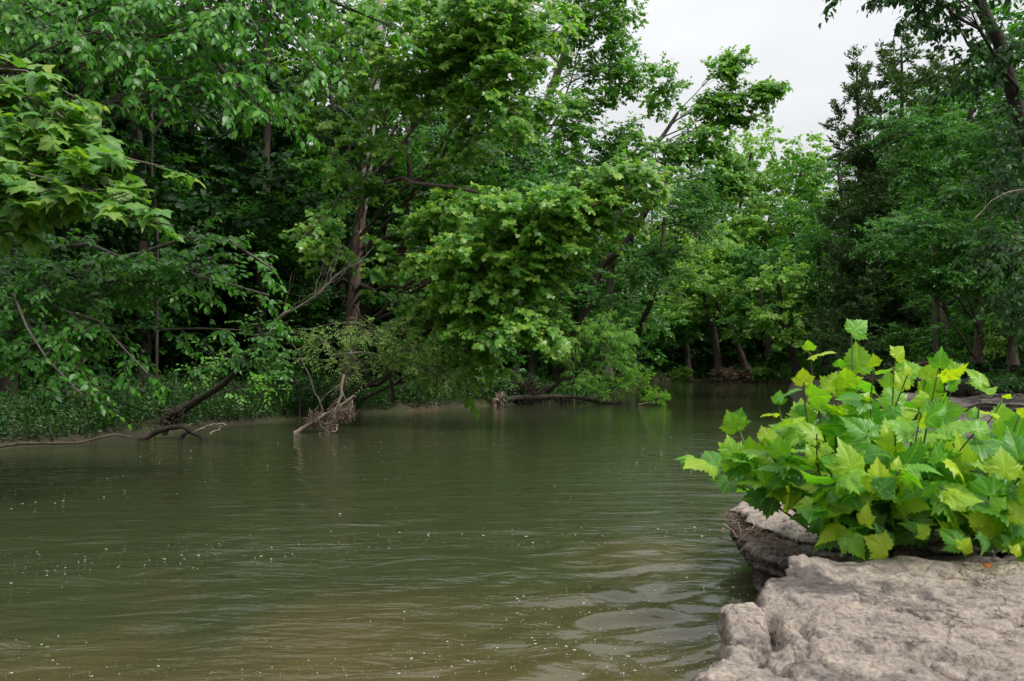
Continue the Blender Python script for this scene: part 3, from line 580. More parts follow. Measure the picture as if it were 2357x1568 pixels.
# ---- elm over the top left
tree('elm_tree', 'elm hanging over the top left with long drooping sprays of toothed oval leaves', 'tree',
     [(-9.6, 10.5, .6), (-9.2, 10.3, 4), (-8.4, 10, 8), (-7.6, 9.6, 13)], .22, .12,
     limbs=[PX([(-300, -160, 9.4), (50, -60, 9), (330, 30, 8.6), (480, 130, 8.4), (640, 280, 8.2)]), PX([(-260, -260, 9.3), (200, -150, 9), (480, -60, 8.7), (640, 30, 8.6), (740, 160, 8.4)]),
            PX([(-200, -400, 9.4), (300, -250, 9), (600, -120, 8.8), (800, 10, 8.8), (900, 60, 8.8)]), PX([(-350, -60, 9.3), (0, 0, 9), (200, 60, 8.6), (330, 150, 8.3), (370, 180, 8.2)])],
     blobs=[B(420, 90, 8.6, .9, .6, .35, 9), B(560, 190, 8.5, .5, .5, .3, 7), B(560, 20, 8.8, .8, .6, .3, 8), B(250, 30, 9, .9, .8, .4, 8), B(720, -20, 9, .6, .6, .4, 6), B(60, 10, 9.4, .8, .8, .5, 8)],
     leaf='elm', hi='elm_hi', mat='elm', size=.105, sub=(2.0, .75), tw=(4.6, .36), nl=7, seed=12, bark='bark_dark', lean=(.3, -.4, 0), droop=.65, bdroop=.35, young=.2, tip=.5, twigwood=True, nparts=300, limb_t0=.5)
# ---- elm mid left
tree('elm_tree', 'elm leaning out from the left bank with layered arching sprays above the dark weeds', 'tree',
     [(-8.9, 12.6, .5), (-8.4, 12.3, 1.6), (-8, 12, 3.2), (-7.8, 11.8, 5)], .15, .08,
     limbs=[PX([(-160, 480, 11.8), (60, 560, 10.5), (300, 570, 9.8), (480, 570, 9.3), (630, 620, 9)]), PX([(-60, 600, 11.8), (150, 640, 10.4), (350, 620, 9.8), (500, 640, 9.4), (620, 680, 9.2)]),
            PX([(-100, 560, 11.8), (0, 655, 9.6), (85, 757, 9), (150, 850, 8.8), (188, 908, 8.7)]), PX([(-60, 600, 11.6), (100, 680, 9.8), (220, 760, 9.4), (300, 830, 9.2), (340, 860, 9.1)]), PX([(-60, 620, 11.6), (150, 740, 10), (294, 750, 10), (434, 750, 9.8), (560, 760, 9.6)])],
     blobs=[B(450, 620, 9.5, .8, .5, .2, 11), B(250, 640, 9.8, .9, .6, .35, 11), B(90, 640, 9.6, .7, .6, .45, 10), B(150, 800, 9.2, .5, .4, .3, 8), B(30, 760, 9.4, .4, .4, .3, 5), B(20, 550, 10, .8, .6, .3, 6)],
     leaf='elm', hi='elm_hi', mat='elm', size=.10, sub=(2.0, .75), tw=(4.4, .36), nl=7, seed=13, bark='bark_grey', lean=(.3, -.3, 0), droop=.35, bdroop=.28, young=.05, tip=.4, twigwood=True, nparts=300, limb_t0=.45)
# ---- leaning dark shrub tree at waterline
tree('leaning_tree', 'small dark leaning tree rising right from tangled roots at the left waterline', 'tree',
     PX([(395, 962, 15.2), (434, 935, 15), (483, 905, 14.8), (519, 881, 14.6), (541, 857, 14.4), (560, 830, 14.2), (590, 800, 14)]), .08, .035,
     limbs=[PX([(560, 830, 14.2), (600, 770, 13.6), (650, 760, 13.2)]), PX([(560, 830, 14.2), (600, 830, 13.6), (655, 860, 13.2)])],
     blobs=[B(600, 760, 13.8, .45, .4, .3, 12), B(560, 820, 13.8, .5, .4, .35, 9), B(625, 830, 13.5, .25, .3, .25, 7), B(470, 840, 14.4, .35, .3, .3, 5)], zdrop=.1,
     leaf='elm', mat='green', size=.10, sub=(3.0, .5), tw=(4.6, .3), nl=7, seed=14, bark='bark_dark', lean=(.3, -.3, 0), droop=.35, twigwood=True, limb_t0=.4, young=.05)
# ---- central sycamore
tree('sycamore_tree', 'large central sycamore with pale upper trunk and peeling brown bark below', 'tree',
     PX([(783, 935), (798, 840), (812, 700), (822, 560), (840, 430), (852, 300), (866, 170), (872, 60), (884, -120), (896, -300)], 23.6), .20, .09,
     limbs=[PX([(855, 130, 23.6), (930, 112, 21), (1001, 105, 20), (1100, 80, 19)]), PX([(850, 225, 23.6), (950, 200, 20.5), (1056, 197, 19), (1158, 157, 18), (1227, 116, 17.5), (1290, 60, 17)]),
            PX([(838, 455, 23.6), (900, 425, 20.5), (953, 412, 19.5), (1056, 448, 18.4), (1141, 465, 17.5), (1300, 470, 16.5), (1480, 430, 16)]), PX([(822, 668, 23.6), (902, 650, 20), (1015, 648, 18.4), (1150, 700, 17.2), (1290, 770, 16.5)]),
            PX([(826, 575, 23.6), (936, 540, 20.5), (1021, 543, 19), (1130, 590, 17.6), (1230, 660, 16.8)]), PX([(812, 700, 23.6), (900, 790, 20.5), (980, 840, 19.4), (1085, 905, 18.4)]), PX([(845, 400, 23.6), (780, 470, 20.5), (730, 520, 19.6), (690, 560, 19)])],
     blobs=[B(850, 230, 21, .7, .5, .8, 8), B(840, 420, 21, .6, .4, .7, 7), B(860, 80, 21, .7, .5, .8, 8), B(700, 180, 21, 1.0, .8, 1.0, 9), B(1090, 60, 18.6, 2.60, 1.5, 1.22, 44), B(1000, 170, 19.2, 2.01, 1.2, 1.10, 26), B(900, 60, 19.5, 1.6, 1.5, 1.3, 22), B(1200, 200, 17.8, 1.18, 1, 1.22, 26), B(1180, 60, 17.8, 1.1, 1, 1.0, 22), B(740, 300, 20.5, 1.06, .8, 1.22, 8), B(760, 60, 20, 1.65, 1.5, 1.59, 10), B(820, 330, 20.5, 1.53, 1.0, 1.46, 9),
            B(1060, 480, 18, 1.53, 1.2, 0.61, 15), B(1300, 480, 16.8, 1.77, 1.0, 0.61, 32), B(1450, 430, 16.4, 1.06, .8, 0.37, 15), B(1200, 580, 17, 1.65, 1, 0.98, 30), B(1120, 700, 17.6, 1.06, .8, 0.73, 18), B(1230, 740, 16.8, 0.94, .7, 0.43, 18), B(1330, 570, 16.6, 0.71, .6, 0.61, 9),
            B(770, 560, 20.5, 1.06, .8, 0.73, 9), B(930, 600, 19.5, 0.94, .8, 0.49, 6), B(960, 700, 19.5, 0.94, .6, 0.37, 5), B(1020, 850, 19, 0.83, .5, 0.43, 8), B(1080, 330, 19, 1.18, 1, 0.73, 6), B(1130, 820, 18, 0.47, .4, 0.61, 5)],
     leaf='syc', hi='syc_hi', mat='syc', size=.145, flat=.72, sub=(1.6, .9), tw=(3.3, .45), nl=8, seed=15, bark='bark_syc', lean=RIVERLEAN, droop=.4, bdroop=.22, young=.12, tip=.5, twigwood=False, nparts=300, limb_t0=.5, limb_up=.10, trunkK=60, zdrop=.35, rough=.10)
print('near trees', sum(TRIS.values()))
# ---- privet-like shrub over water
tree('arching_shrub', 'fine-leaved arching shrub with grey tangled twigs in front of the sycamore trunk', 'shrub',
     PX([(905, 925, 20), (900, 880, 19.6), (880, 830, 19), (840, 812, 18.6), (760, 818, 18)]), .05, .02,
     limbs=[PX([(1010, 880, 19), (940, 825, 18.6), (850, 812, 18), (760, 822, 17.6), (662, 826, 17.2)]), PX([(890, 860, 19.2), (960, 840, 18.4), (1030, 870, 18), (1090, 905, 17.6)]), PX([(890, 860, 19.2), (860, 760, 18.6), (800, 740, 18.2), (700, 760, 17.8)])],
     blobs=[B(850, 760, 17.6, 1.1, .5, .35, 30), B(740, 790, 17.4, .8, .4, .35, 16), B(960, 820, 17.6, .9, .4, .4, 24), B(1040, 875, 17.6, .4, .3, .2, 9), B(800, 850, 17.6, .8, .4, .3, 9)], zdrop=.1, limb_up=.2,
     leaf='oval', mat='bright', size=.058, sub=(3.2, .6), tw=(6, .3), nl=7, seed=16, bark='bark_grey', droop=.2, bdroop=.3, young=.1, tip=.4, twigwood=True, limb_t0=.3, lean=RIVERLEAN)
# ---- understory maples lit in the dark
for i, (nm, lab, tr, bl, mt, sz) in enumerate([
    ('maple_sapling', 'understory maple with flat shelves of small leaves deep behind the left trees', [(640, 905, 27), (630, 700, 27), (610, 400, 27), (600, 200, 27)], [B(560, 490, 25, 2.2, 1.2, .5, 24), B(640, 560, 24.5, 1.3, 1, .35, 12), B(470, 430, 26, 1.2, 1, .5, 9), B(720, 470, 26, .9, .9, .5, 6)], 'green', .15),
    ('maple_sapling', 'understory maple spreading low behind the bare dead limb', [(700, 915, 28), (705, 800, 28), (700, 600, 28)], [B(690, 660, 25, 1.2, 1, .7, 12), B(600, 720, 25, 1.2, .8, .5, 8)], 'dark', .15),
    ('forked_sapling', 'slim forked sapling with bare V-shaped upper stems in the dark left wood', [(360, 905, 20), (362, 700, 20), (362, 520, 20), (350, 400, 20), (352, 310, 20)], [B(330, 240, 20.5, 1.5, 1, .8, 8)], 'dark', .14),
    ('leafy_sapling', 'leafy sapling growing low beside the leaning dark tree', [(440, 935, 17.5), (445, 900, 17.4), (450, 860, 17.3)], [B(450, 850, 17.2, .6, .4, .35, 10), B(600, 880, 17.2, .5, .4, .3, 8)], 'elm', .10),
    ('broadleaf_tree', 'dense green tree filling the wood between the sycamore trunk and the willow', [(1070, 905, 28), (1080, 700, 28), (1085, 400, 28), (1090, 100, 28)], [B(1050, 350, 26, 2.2, 1.6, 1.4, 24), B(1180, 300, 25.5, 1.6, 1.4, 1.5, 20), B(960, 300, 27, 1.6, 1.2, 1.4, 12), B(1150, 600, 25.5, 1.8, 1.2, 1.2, 12), B(1250, 420, 25, 1.0, 1, .9, 10), B(1020, 640, 27, 1.6, 1.2, .9, 8)], 'green', .16)]):
    tree(nm, lab, 'tree', PX(tr), (.07, .06, .035, .03, .16)[i], .03, blobs=bl, leaf='oval' if i > 2 else 'clump', mat=mt, size=sz, sub=(1.7, .8), tw=(3.4, .4), nl=6, seed=30+i, bark='bark_dark', lean=RIVERLEAN, droop=.25, bdroop=.1, limb_t0=.4, flat=.7, limb_up=.1)
# ---- willow, sprigs
WC = PX([(1240, 922, 29), (1262, 900, 28.8), (1280, 884, 28.6), (1313, 849, 28.2), (1350, 790, 28)])
tree('willow_tree', 'bright green willow with long narrow drooping leaves above the fallen log', 'tree', WC, .10, .03,
     blobs=[B(1400, 770, 28, 1.1, .8, .8, 46), B(1310, 790, 27.8, .9, .6, .8, 30), B(1440, 830, 28, .6, .5, .8, 18), B(1360, 870, 28, .9, .5, .35, 14), B(1290, 730, 28, .6, .5, .5, 9)],
     leaf='willow', mat='willow', size=.19, sub=(2.6, .6), tw=(5, .34), nl=8, seed=41, bark='bark', lean=RIVERLEAN, droop=.75, bdroop=.25, limb_t0=.35, zdrop=.3, young=.1)
tree('willow_branch', 'willow branch lying on the water with fresh sprays at the log tip', 'branch', PX([(1361, 921, 28.4), (1403, 906, 28.2), (1440, 892, 28), (1475, 870, 27.8)]), .05, .015, flare=0,
     blobs=[B(1440, 890, 28, .5, .4, .3, 18), B(1478, 880, 27.8, .35, .3, .35, 14), B(1400, 912, 28, .35, .3, .12, 6)], leaf='willow', mat='willow', size=.18, sub=(4, .4), tw=(6, .25), nl=8, seed=42, bark='drift', droop=.2, bdroop=.05, zdrop=.1, limb_t0=.2, young=.15)
tree('willow_sprig', 'low willow sprig on the water just right of the log tip', 'branch', PX([(1470, 932, 27.6), (1500, 926, 27.5), (1530, 926, 27.4)]), .03, .012, flare=0,
     blobs=[B(1515, 912, 27.4, .5, .3, .2, 26)], leaf='willow', mat='willow', size=.18, sub=(4, .35), tw=(6, .22), nl=8, seed=43, bark='drift', droop=.1, bdroop=0, zdrop=.1, limb_t0=.2, young=.25)
# ---- trees behind the willow / centre
tree('leaning_tree', 'dark tree leaning right over the river behind the sycamore leaf spray', 'tree', PX([(1290, 900, 33), (1330, 760, 33), (1384, 617, 32.5), (1432, 573, 32), (1467, 518, 31.5), (1510, 450, 31), (1560, 380, 31)]), .24, .10,
     blobs=[B(1600, 500, 30.5, 1.6, 1.3, 1.0, 34), B(1620, 430, 30.5, 1.2, 1.2, .8, 18), B(1480, 620, 31.5, 1.4, 1.2, 1.0, 26), B(1400, 700, 32, 1.4, 1, 1.0, 18), B(1540, 590, 31, 1.0, 1, .9, 16), B(1330, 560, 33, 1.5, 1, 1.2, 10)],
     leaf='oval', mat='green', size=.15, sub=(1.8, .9), tw=(3.6, .45), nl=9, seed=51, bark='bark_dark', lean=RIVERLEAN, limb_t0=.4, zdrop=.3)
tree('leaning_tree', 'thin brown trunk leaning right above the water behind the willow', 'tree', PX([(1420, 872, 40), (1453, 798, 39.5), (1478, 740, 39), (1500, 692, 38.5), (1520, 600, 38), (1530, 500, 38)]), .17, .08,
     blobs=[B(1560, 640, 38, 1.8, 1.2, 1.2, 14), B(1490, 740, 38.5, 1.0, .8, .6, 4), B(1600, 560, 38, 1.6, 1.2, 1, 12)], leaf='clump', mat='bright', size=.17, sub=(1.6, .9), tw=(3.2, .5), nl=8, seed=52, bark='bark', lean=RIVERLEAN)
tree('sycamore_tree', 'tall grey-green sycamore behind the central one, top against the sky', 'tree', PX([(1150, 880), (1180, 700), (1200, 500), (1230, 330), (1290, 150), (1350, 0), (1400, -200)], 38), .30, .12,
     limbs=[PX([(1215, 400, 38), (1290, 250, 37), (1330, 120, 36.5), (1390, -20, 36)]), PX([(1240, 300, 38), (1350, 185, 37), (1440, 200, 36.5), (1490, 230, 36)]), PX([(1200, 450, 38), (1160, 350, 38), (1120, 290, 38)])],
     blobs=[B(1330, 60, 35.5, 1.4, 1, 2.2, 26), B(1300, 300, 35.5, 1.4, 1, 1.6, 18), B(1380, 40, 36.5, 1.9, 2, 2.2, 44), B(1430, 160, 36, 1.1, 1.6, 1.6, 26), B(1330, 240, 36.5, 1.6, 1.5, 1.4, 26), B(1400, 350, 36, 2.0, 1.5, 1.4, 30), B(1260, 100, 37, 2.2, 1.8, 2, 22), B(1460, -80, 37, 1.2, 1.6, 1.4, 16), B(1100, -20, 38, 2.6, 2, 2.2, 20), B(1270, 400, 37, 2, 1.4, 1.4, 14), B(880, 0, 39, 3, 2, 2.5, 16)],
     leaf='clump', mat='syc', size=.21, sub=(1.7, 1.1), tw=(3.2, .5), nl=9, seed=53, bark='bark_syc', lean=RIVERLEAN, limb_t0=.5, young=-.02, tip=.2, zdrop=.3)
tree('sycamore_tree', 'sycamore with pale limbs spreading right against the white sky', 'tree', PX([(1395, 870), (1400, 700), (1420, 520), (1456, 376), (1514, 328), (1560, 260)], 35), .22, .07,
     limbs=[PX([(1514, 328, 35), (1600, 280, 34.5), (1660, 230, 34), (1700, 140, 34)]), PX([(1500, 340, 35), (1620, 320, 34.5), (1700, 240, 34), (1795, 195, 33.6)]), PX([(1480, 360, 35), (1580, 400, 34), (1680, 420, 33.5), (1780, 470, 33)])],
     blobs=[B(1470, 330, 33.5, .9, .8, 1.0, 14), B(1440, 560, 34, 1.0, .8, 1.2, 12), B(1530, 210, 34.5, 1.0, 1.2, 1.1, 22), B(1680, 150, 34, .75, .8, .55, 13), B(1760, 210, 33.8, .6, .6, .5, 11), B(1640, 240, 34, 1.1, .9, .7, 18), B(1590, 340, 34, 1.8, 1.2, .7, 30), B(1680, 400, 33.5, 1.4, 1.0, .8, 22), B(1620, 460, 33.5, 1.6, 1, .6, 16), B(1720, 270, 34, .7, .7, .4, 7), B(1520, 450, 34, 1, 1, .7, 12)],
     leaf='clump', mat='syc', size=.21, sub=(2.2, .9), tw=(3.6, .5), nl=10, seed=54, bark='bark_grey', lean=RIVERLEAN, limb_t0=.5, young=.02, tip=.45, zdrop=.2)
print('mid', sum(TRIS.values()))
# ---- far bank trees round the bend
far = [ # trunk base px, top, depth, blobs, mat, label
 ([(1700, 868), (1690, 700), (1700, 500), (1730, 350)], 74, [B(1730, 370, 74, 3.2, 2.5, 4, 34), B(1700, 520, 73, 3.5, 2.5, 3, 26), B(1760, 470, 73, 2.5, 2, 3, 18), B(1680, 640, 72, 2.8, 2, 2.2, 14)], 'bright', 'tall light green tree at the river bend, left of the sky notch'),
 ([(1840, 868), (1835, 700), (1820, 520), (1850, 370)], 72, [B(1850, 380, 72, 2.6, 2.5, 3.4, 32), B(1830, 520, 71, 2.8, 2.2, 3, 26), B(1890, 440, 72, 2, 2, 2.6, 16), B(1800, 640, 70, 2.5, 2, 2, 14)], 'bright', 'light green tree at the bend beside the dark cedar'),
 ([(1655, 855), (1640, 750), (1610, 640), (1600, 500)], 67, [B(1600, 620, 66, 3, 2, 2.2, 22), B(1560, 700, 66, 2.8, 2, 2, 16), B(1650, 560, 67, 2.5, 2, 2, 14)], 'bright', 'double-stemmed grey tree on the eroded far bank'),
 ([(1718, 852), (1690, 780), (1650, 700), (1620, 640)], 66, [B(1650, 680, 65, 2.4, 1.8, 1.4, 14), B(1700, 740, 65, 2, 1.6, 1.2, 10)], 'bright', 'thin leaning tree on the far bank with exposed roots'),
 ([(1585, 875), (1580, 800), (1575, 700), (1580, 600)], 69, [B(1570, 640, 69, 2.8, 2, 2.4, 22), B(1540, 760, 68, 2.2, 1.6, 1.6, 12)], 'green', 'straight dark trunk at the far waterline'),
 ([(1835, 860), (1820, 800), (1800, 730), (1790, 650)], 58, [B(1790, 640, 57.5, 1.8, 1.4, 1.4, 24), B(1780, 720, 57, 1.5, 1.2, 1.1, 16), B(1820, 790, 57, 1.1, 1, .8, 10)], 'bright', 'small sunlit sycamore sapling at the far right waterline'),
 ([(1900, 850), (1895, 700), (1880, 560)], 60, [B(1880, 600, 60, 2.4, 2, 2.4, 20), B(1900, 720, 59, 2, 1.6, 1.6, 14)], 'green', 'mid green tree between the bright sapling and the cedar'),
 ([(1480, 870), (1490, 760), (1500, 640)], 76, [B(1490, 600, 76, 4, 2.5, 3, 26), B(1500, 740, 75, 3.4, 2, 2, 16)], 'green', 'tree closing the river bend behind the leaning brown trunk'),
 ([(1770, 862), (1765, 760), (1745, 640)], 63, [B(1740, 600, 63, 2.6, 2, 2, 20), B(1730, 720, 62, 2.2, 1.8, 1.8, 16)], 'green', 'bushy tree with pale stem above the far clay bank')]
for i, (tr, Yd, bl, mt, lab) in enumerate(far):
    tree('broadleaf_tree', lab, 'tree', PX(tr, Yd), .3, .1, blobs=bl, leaf='clump', mat=mt, size=.36, sub=(1.0, 1.8), tw=(2.4, .8), nl=10, seed=60+i, bark='bark' if i in (2, 3, 8) else 'bark_dark', lean=RIVERLEAN, limb_t0=.35, jit=.6, young=.1)
# ---- right bank
def cedar(lab, base, top, Yd, rmax, seed, dens=1.0):
    rng = np.random.default_rng(seed); b = P(*base, Yd); t_ = P(*top, Yd); bl = []
    H = t_[2]-b[2]
    for k in range(16):
        f = 0.10+0.90*k/15; r = rmax*(1-f)**.6+.3; c = b+(t_-b)*f
        bl.append((c, (r, r, H*.09), int((8+14*(1-f))*dens)))
    return tree('cedar_tree', lab, 'tree', np.array([b, (b+t_)/2, t_]), .22, .03, blobs=bl, leaf='needle', mat='cedar', size=.21, sub=(2.4, .8), tw=(4.2, .45), nl=15, seed=seed, bark='bark', lean=(0, 0, 0), joinlimbs=True, droop=-.25, bdroop=-.1, jit=1.0, limb_t0=.45, zdrop=.15, limb_up=.05, flat=.2)
cedar('tall dark feathery cedar beside the sky notch on the right bank', (2080, 850), (2075, 105), 31, 3.6, 80)
cedar('shorter dark cedar half behind the tall one', (2150, 840), (2160, 150), 34, 3.0, 81, .8)
cedar('slimmer dark cedar leftmost of the three, edging the sky notch', (1990, 860), (1972, 165), 33, 2.5, 82, .9)
right = [
 ([(2160, 835), (2155, 700), (2170, 500), (2200, 300)], 24, [B(2080, 300, 22, 1.1, 1, .5, 10), B(2150, 270, 22.5, 1.1, 1, .5, 12), B(2240, 330, 22, 1.3, 1, .8, 16), B(2120, 380, 22, 1.0, 1, .4, 10), B(2200, 440, 21.5, 1.2, 1, .5, 12)], 'green', .14, 'ash tree with feathery mid green boughs right of the cedar'),
 ([(2250, 835), (2260, 700), (2280, 500), (2300, 300)], 21, [B(2080, 520, 18.5, .9, .8, .35, 10), B(2180, 560, 18.5, 1.2, .9, .5, 18), B(2280, 520, 19, 1.0, .9, .8, 16), B(2250, 640, 18.5, 1.1, .9, .5, 16), B(2130, 640, 18.5, .9, .8, .3, 9), B(2020, 570, 18.5, .6, .6, .2, 6), B(2330, 620, 19, .8, .8, 1.0, 12)], 'green', .12, 'right bank tree with layered leafy sprays at middle height'),
 ([(2330, 840), (2335, 700), (2340, 500)], 19, [B(2300, 430, 18, 1.0, .9, .7, 14), B(2340, 740, 18, .8, .8, .6, 10), B(2330, 300, 18.5, .9, .9, .8, 12)], 'dark', .13, 'shaded tree at the right frame edge')]
for i, (tr, Yd, bl, mt, sz, lab) in enumerate(right):
    tree('broadleaf_tree', lab, 'tree', PX(tr, Yd), .11, .04, blobs=bl, leaf='oval', mat=mt, size=sz, sub=(2.6, .85), tw=(4.6, .4), nl=11, seed=90+i, bark='bark', lean=(-.3, -.3, 0), limb_t0=.35, flat=.7, droop=.3, young=.0)
tree('oak_tree', 'large dark tree with a thick curved trunk in the upper right corner', 'tree', [P(2480, 850, 15), P(2450, 600, 14.8), P(2385, 380, 14.5), P(2330, 212, 14.3), P(2303, 103, 14), P(2259, 17, 14), P(2230, -150, 14), P(2200, -400, 14)], .15, .09,
     limbs=[PX([(2259, 17, 14), (2150, -20, 12.6), (2000, -40, 11.6), (1930, -10, 11.2)]), PX([(2250, -10, 14), (2150, 20, 13), (2080, 10, 12.4)])],
     blobs=[B(2290, 120, 13.6, .9, .9, .8, 18), B(2200, 40, 13.6, .7, .8, .5, 13), B(2330, 280, 14, .5, .8, .8, 12), B(2230, 200, 14.2, .6, .7, .4, 9), B(2000, -70, 12, .7, .6, .3, 7), B(2300, -60, 13.6, 1.2, 1, .5, 12), B(2100, -40, 12.6, .6, .6, .3, 8), B(2320, 430, 13, .45, .5, .5, 9), B(2290, 580, 13, .5, .5, .35, 9), B(2345, 700, 13, .4, .5, .4, 7), B(2330, 330, 13, .4, .4, .4, 6)],
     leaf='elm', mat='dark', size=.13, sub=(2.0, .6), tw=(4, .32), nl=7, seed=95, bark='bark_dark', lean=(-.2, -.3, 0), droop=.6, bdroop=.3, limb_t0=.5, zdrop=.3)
tree('leaning_tree', 'slender bare-trunked tree leaning left above the rock shelves', 'tree', PX([(2196, 832, 25), (2188, 790, 25), (2172, 740, 25), (2160, 700, 25), (2155, 650, 25), (2140, 480, 25)]), .11, .06,
     blobs=[B(2130, 480, 24.5, 1.2, 1, .6, 12), B(2180, 600, 24.5, 1, .8, .5, 8)], leaf='oval', mat='green', size=.13, sub=(1.9, .8), tw=(4, .4), nl=7, seed=96, bark='pink_wood', lean=(-.3, -.3, 0), flat=.7)
print('right', sum(TRIS.values()))

# ---- undergrowth shrubs on the right hillside and far bank
def shrub(lab, px, py, Yd, r, mt, seed, leaf='oval', size=.12, n=26, cat='shrub', name='shrub'):
    c = P(px, py, Yd); g = float(ground_h(np.array([c[0]]), np.array([c[1]]))[0]); b = np.array([c[0], c[1], g-.05])
    return tree(name, lab, cat, np.array([b, b*.6+c*.4, c]), .03, .01, blobs=[(c, r, n)], leaf=leaf, mat=mt, size=size, sub=(3.2, .45), tw=(4.5, .28), nl=7, seed=seed, bark='twig', zdrop=.6, limb_t0=.2, lean=(-.1, -.4, 0), flare=0)
for i, (lab, px, py, Yd, r, mt) in enumerate([
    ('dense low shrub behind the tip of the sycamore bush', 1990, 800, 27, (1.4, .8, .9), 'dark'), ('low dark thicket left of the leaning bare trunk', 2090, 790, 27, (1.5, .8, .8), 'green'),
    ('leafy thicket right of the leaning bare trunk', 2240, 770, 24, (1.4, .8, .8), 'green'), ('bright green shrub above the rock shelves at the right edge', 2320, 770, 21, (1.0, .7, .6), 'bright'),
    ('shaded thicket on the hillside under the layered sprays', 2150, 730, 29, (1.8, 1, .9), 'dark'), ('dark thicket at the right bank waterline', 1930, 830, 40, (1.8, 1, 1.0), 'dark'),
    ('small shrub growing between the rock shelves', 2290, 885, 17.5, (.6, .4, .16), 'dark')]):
    shrub(lab, px, py, Yd, r, mt, 110+i)
for i, (lab, px, py, Yd, r, mt) in enumerate([
    ('bright grassy clump on the far bank below the clay scar', 1755, 858, 63, (1.2, .8, .5), 'bright'), ('low green shrub at the foot of the straight far trunk', 1568, 862, 68, (1.0, .8, .8), 'bright'),
    ('dark shrub on the far bank under the double-stemmed tree', 1620, 800, 72, (2.4, 1, 1.5), 'dark'), ('dark shrub closing the view at the river bend', 1530, 820, 70, (2.0, 1, 1.6), 'dark'),
    ('dark shrub far back between the bend trees', 1700, 780, 75, (3, 1, 1.8), 'dark'), ('leafy shrub on the far bank right of the clay scar', 1800, 820, 62, (1.4, .8, 1.2), 'green')]):
    shrub(lab, px, py, Yd, r, mt, 130+i, leaf='clump', size=.28, n=30)
for i, (lab, px, py, Yd, r, mt) in enumerate([
    ('green shrub at the waterline left of the fallen log roots', 1120, 880, 28, (1.0, .6, .7), 'green'), ('shrub behind the fallen log below the willow', 1330, 890, 30.5, (1.4, .6, .5), 'green'),
    ('shady shrub on the left bank below the arching shrub', 930, 890, 24.5, (1.4, .7, .5), 'dark'), ('dark shrub on the bank behind the driftwood snag', 690, 880, 20.5, (1.2, .6, .5), 'dark'),
    ('dark shrub under the left elm sprays', 200, 900, 15.5, (1.2, .6, .4), 'dark'), ('weedy shrub left of the leaning dark tree', 330, 900, 17, (1.0, .6, .4), 'dark')]):
    shrub(lab, px, py, Yd, r, mt, 150+i)

# ---- deep woods: four kinds of forest tree, copied through the dark wood
def forest_proto(seed, h, mt, crown0, rad=2.7, nb=12, size=.27, sub=(1.1, 1.4), tw=(2.4, .6), nl=8):
    rng = np.random.default_rng(seed); bl = []
    for k in range(nb):
        f = crown0+(1-crown0)*(k+.5)/nb; a = rng.random()*6.28; bl.append((np.array([math.cos(a)*rad*.4, math.sin(a)*rad*.4, f*h]), (rad*.85, rad*.85, .8), 7))
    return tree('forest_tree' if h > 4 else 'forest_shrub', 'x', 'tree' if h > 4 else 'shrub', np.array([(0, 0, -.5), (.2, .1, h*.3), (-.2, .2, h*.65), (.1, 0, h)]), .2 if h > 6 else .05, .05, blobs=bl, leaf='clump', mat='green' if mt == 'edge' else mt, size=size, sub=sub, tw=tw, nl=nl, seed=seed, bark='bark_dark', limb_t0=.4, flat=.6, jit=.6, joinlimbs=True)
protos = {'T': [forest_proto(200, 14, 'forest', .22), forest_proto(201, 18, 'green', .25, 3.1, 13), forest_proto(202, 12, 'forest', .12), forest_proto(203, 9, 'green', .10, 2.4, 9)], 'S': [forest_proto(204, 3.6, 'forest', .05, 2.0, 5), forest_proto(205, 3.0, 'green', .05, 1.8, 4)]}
rng = np.random.default_rng(77); spots = []
def add_spots(n, xr, yr, dmin, tag_, kind='T', sep=3.2, hill=None):
    k = 0; tries = 0
    while k < n and tries < 6000:
        tries += 1; x = rng.uniform(*xr); y = rng.uniform(*yr); d = float(river_sd(np.array([x]), np.array([y]))[0])
        if d < dmin[0] or d > dmin[1] or abs(x) > y*.72+3 or any((x-a)**2+(y-b)**2 < sep**2 for a, b, _, kk in spots if kk == kind): continue
        spots.append((x, y, tag_, kind)); k += 1
add_spots(110, (-45, 8), (12, 75), (4, 34), 'L'); add_spots(60, (-8, 62), (72, 112), (4, 40), 'F', sep=3.8); add_spots(46, (10, 50), (20, 68), (8, 30), 'R')
add_spots(46, (-30, 6), (17, 60), (4, 16), 'L', 'S', 2.6); add_spots(34, (0, 50), (60, 100), (2.5, 22), 'F', 'S', 2.6); add_spots(30, (10, 40), (19, 66), (7.5, 20), 'R', 'S', 2.6)
protos['E'] = [forest_proto(206, 9, 'edge', .03, 2.3, 12, .17, (1.5, 1.1), (3.0, .5), 10), forest_proto(207, 5, 'edge', .03, 1.8, 7, .15, (1.6, 1.0), (3.2, .45), 10), forest_proto(208, 9, 'bright', .04, 2.5, 10, .2, (1.3, 1.2), (2.6, .5), 9)]
LT_ = 'left bank leafy tree, '; RT_ = 'right hillside leafy tree, '; FT_ = 'leafy tree on the far bend waterline, '
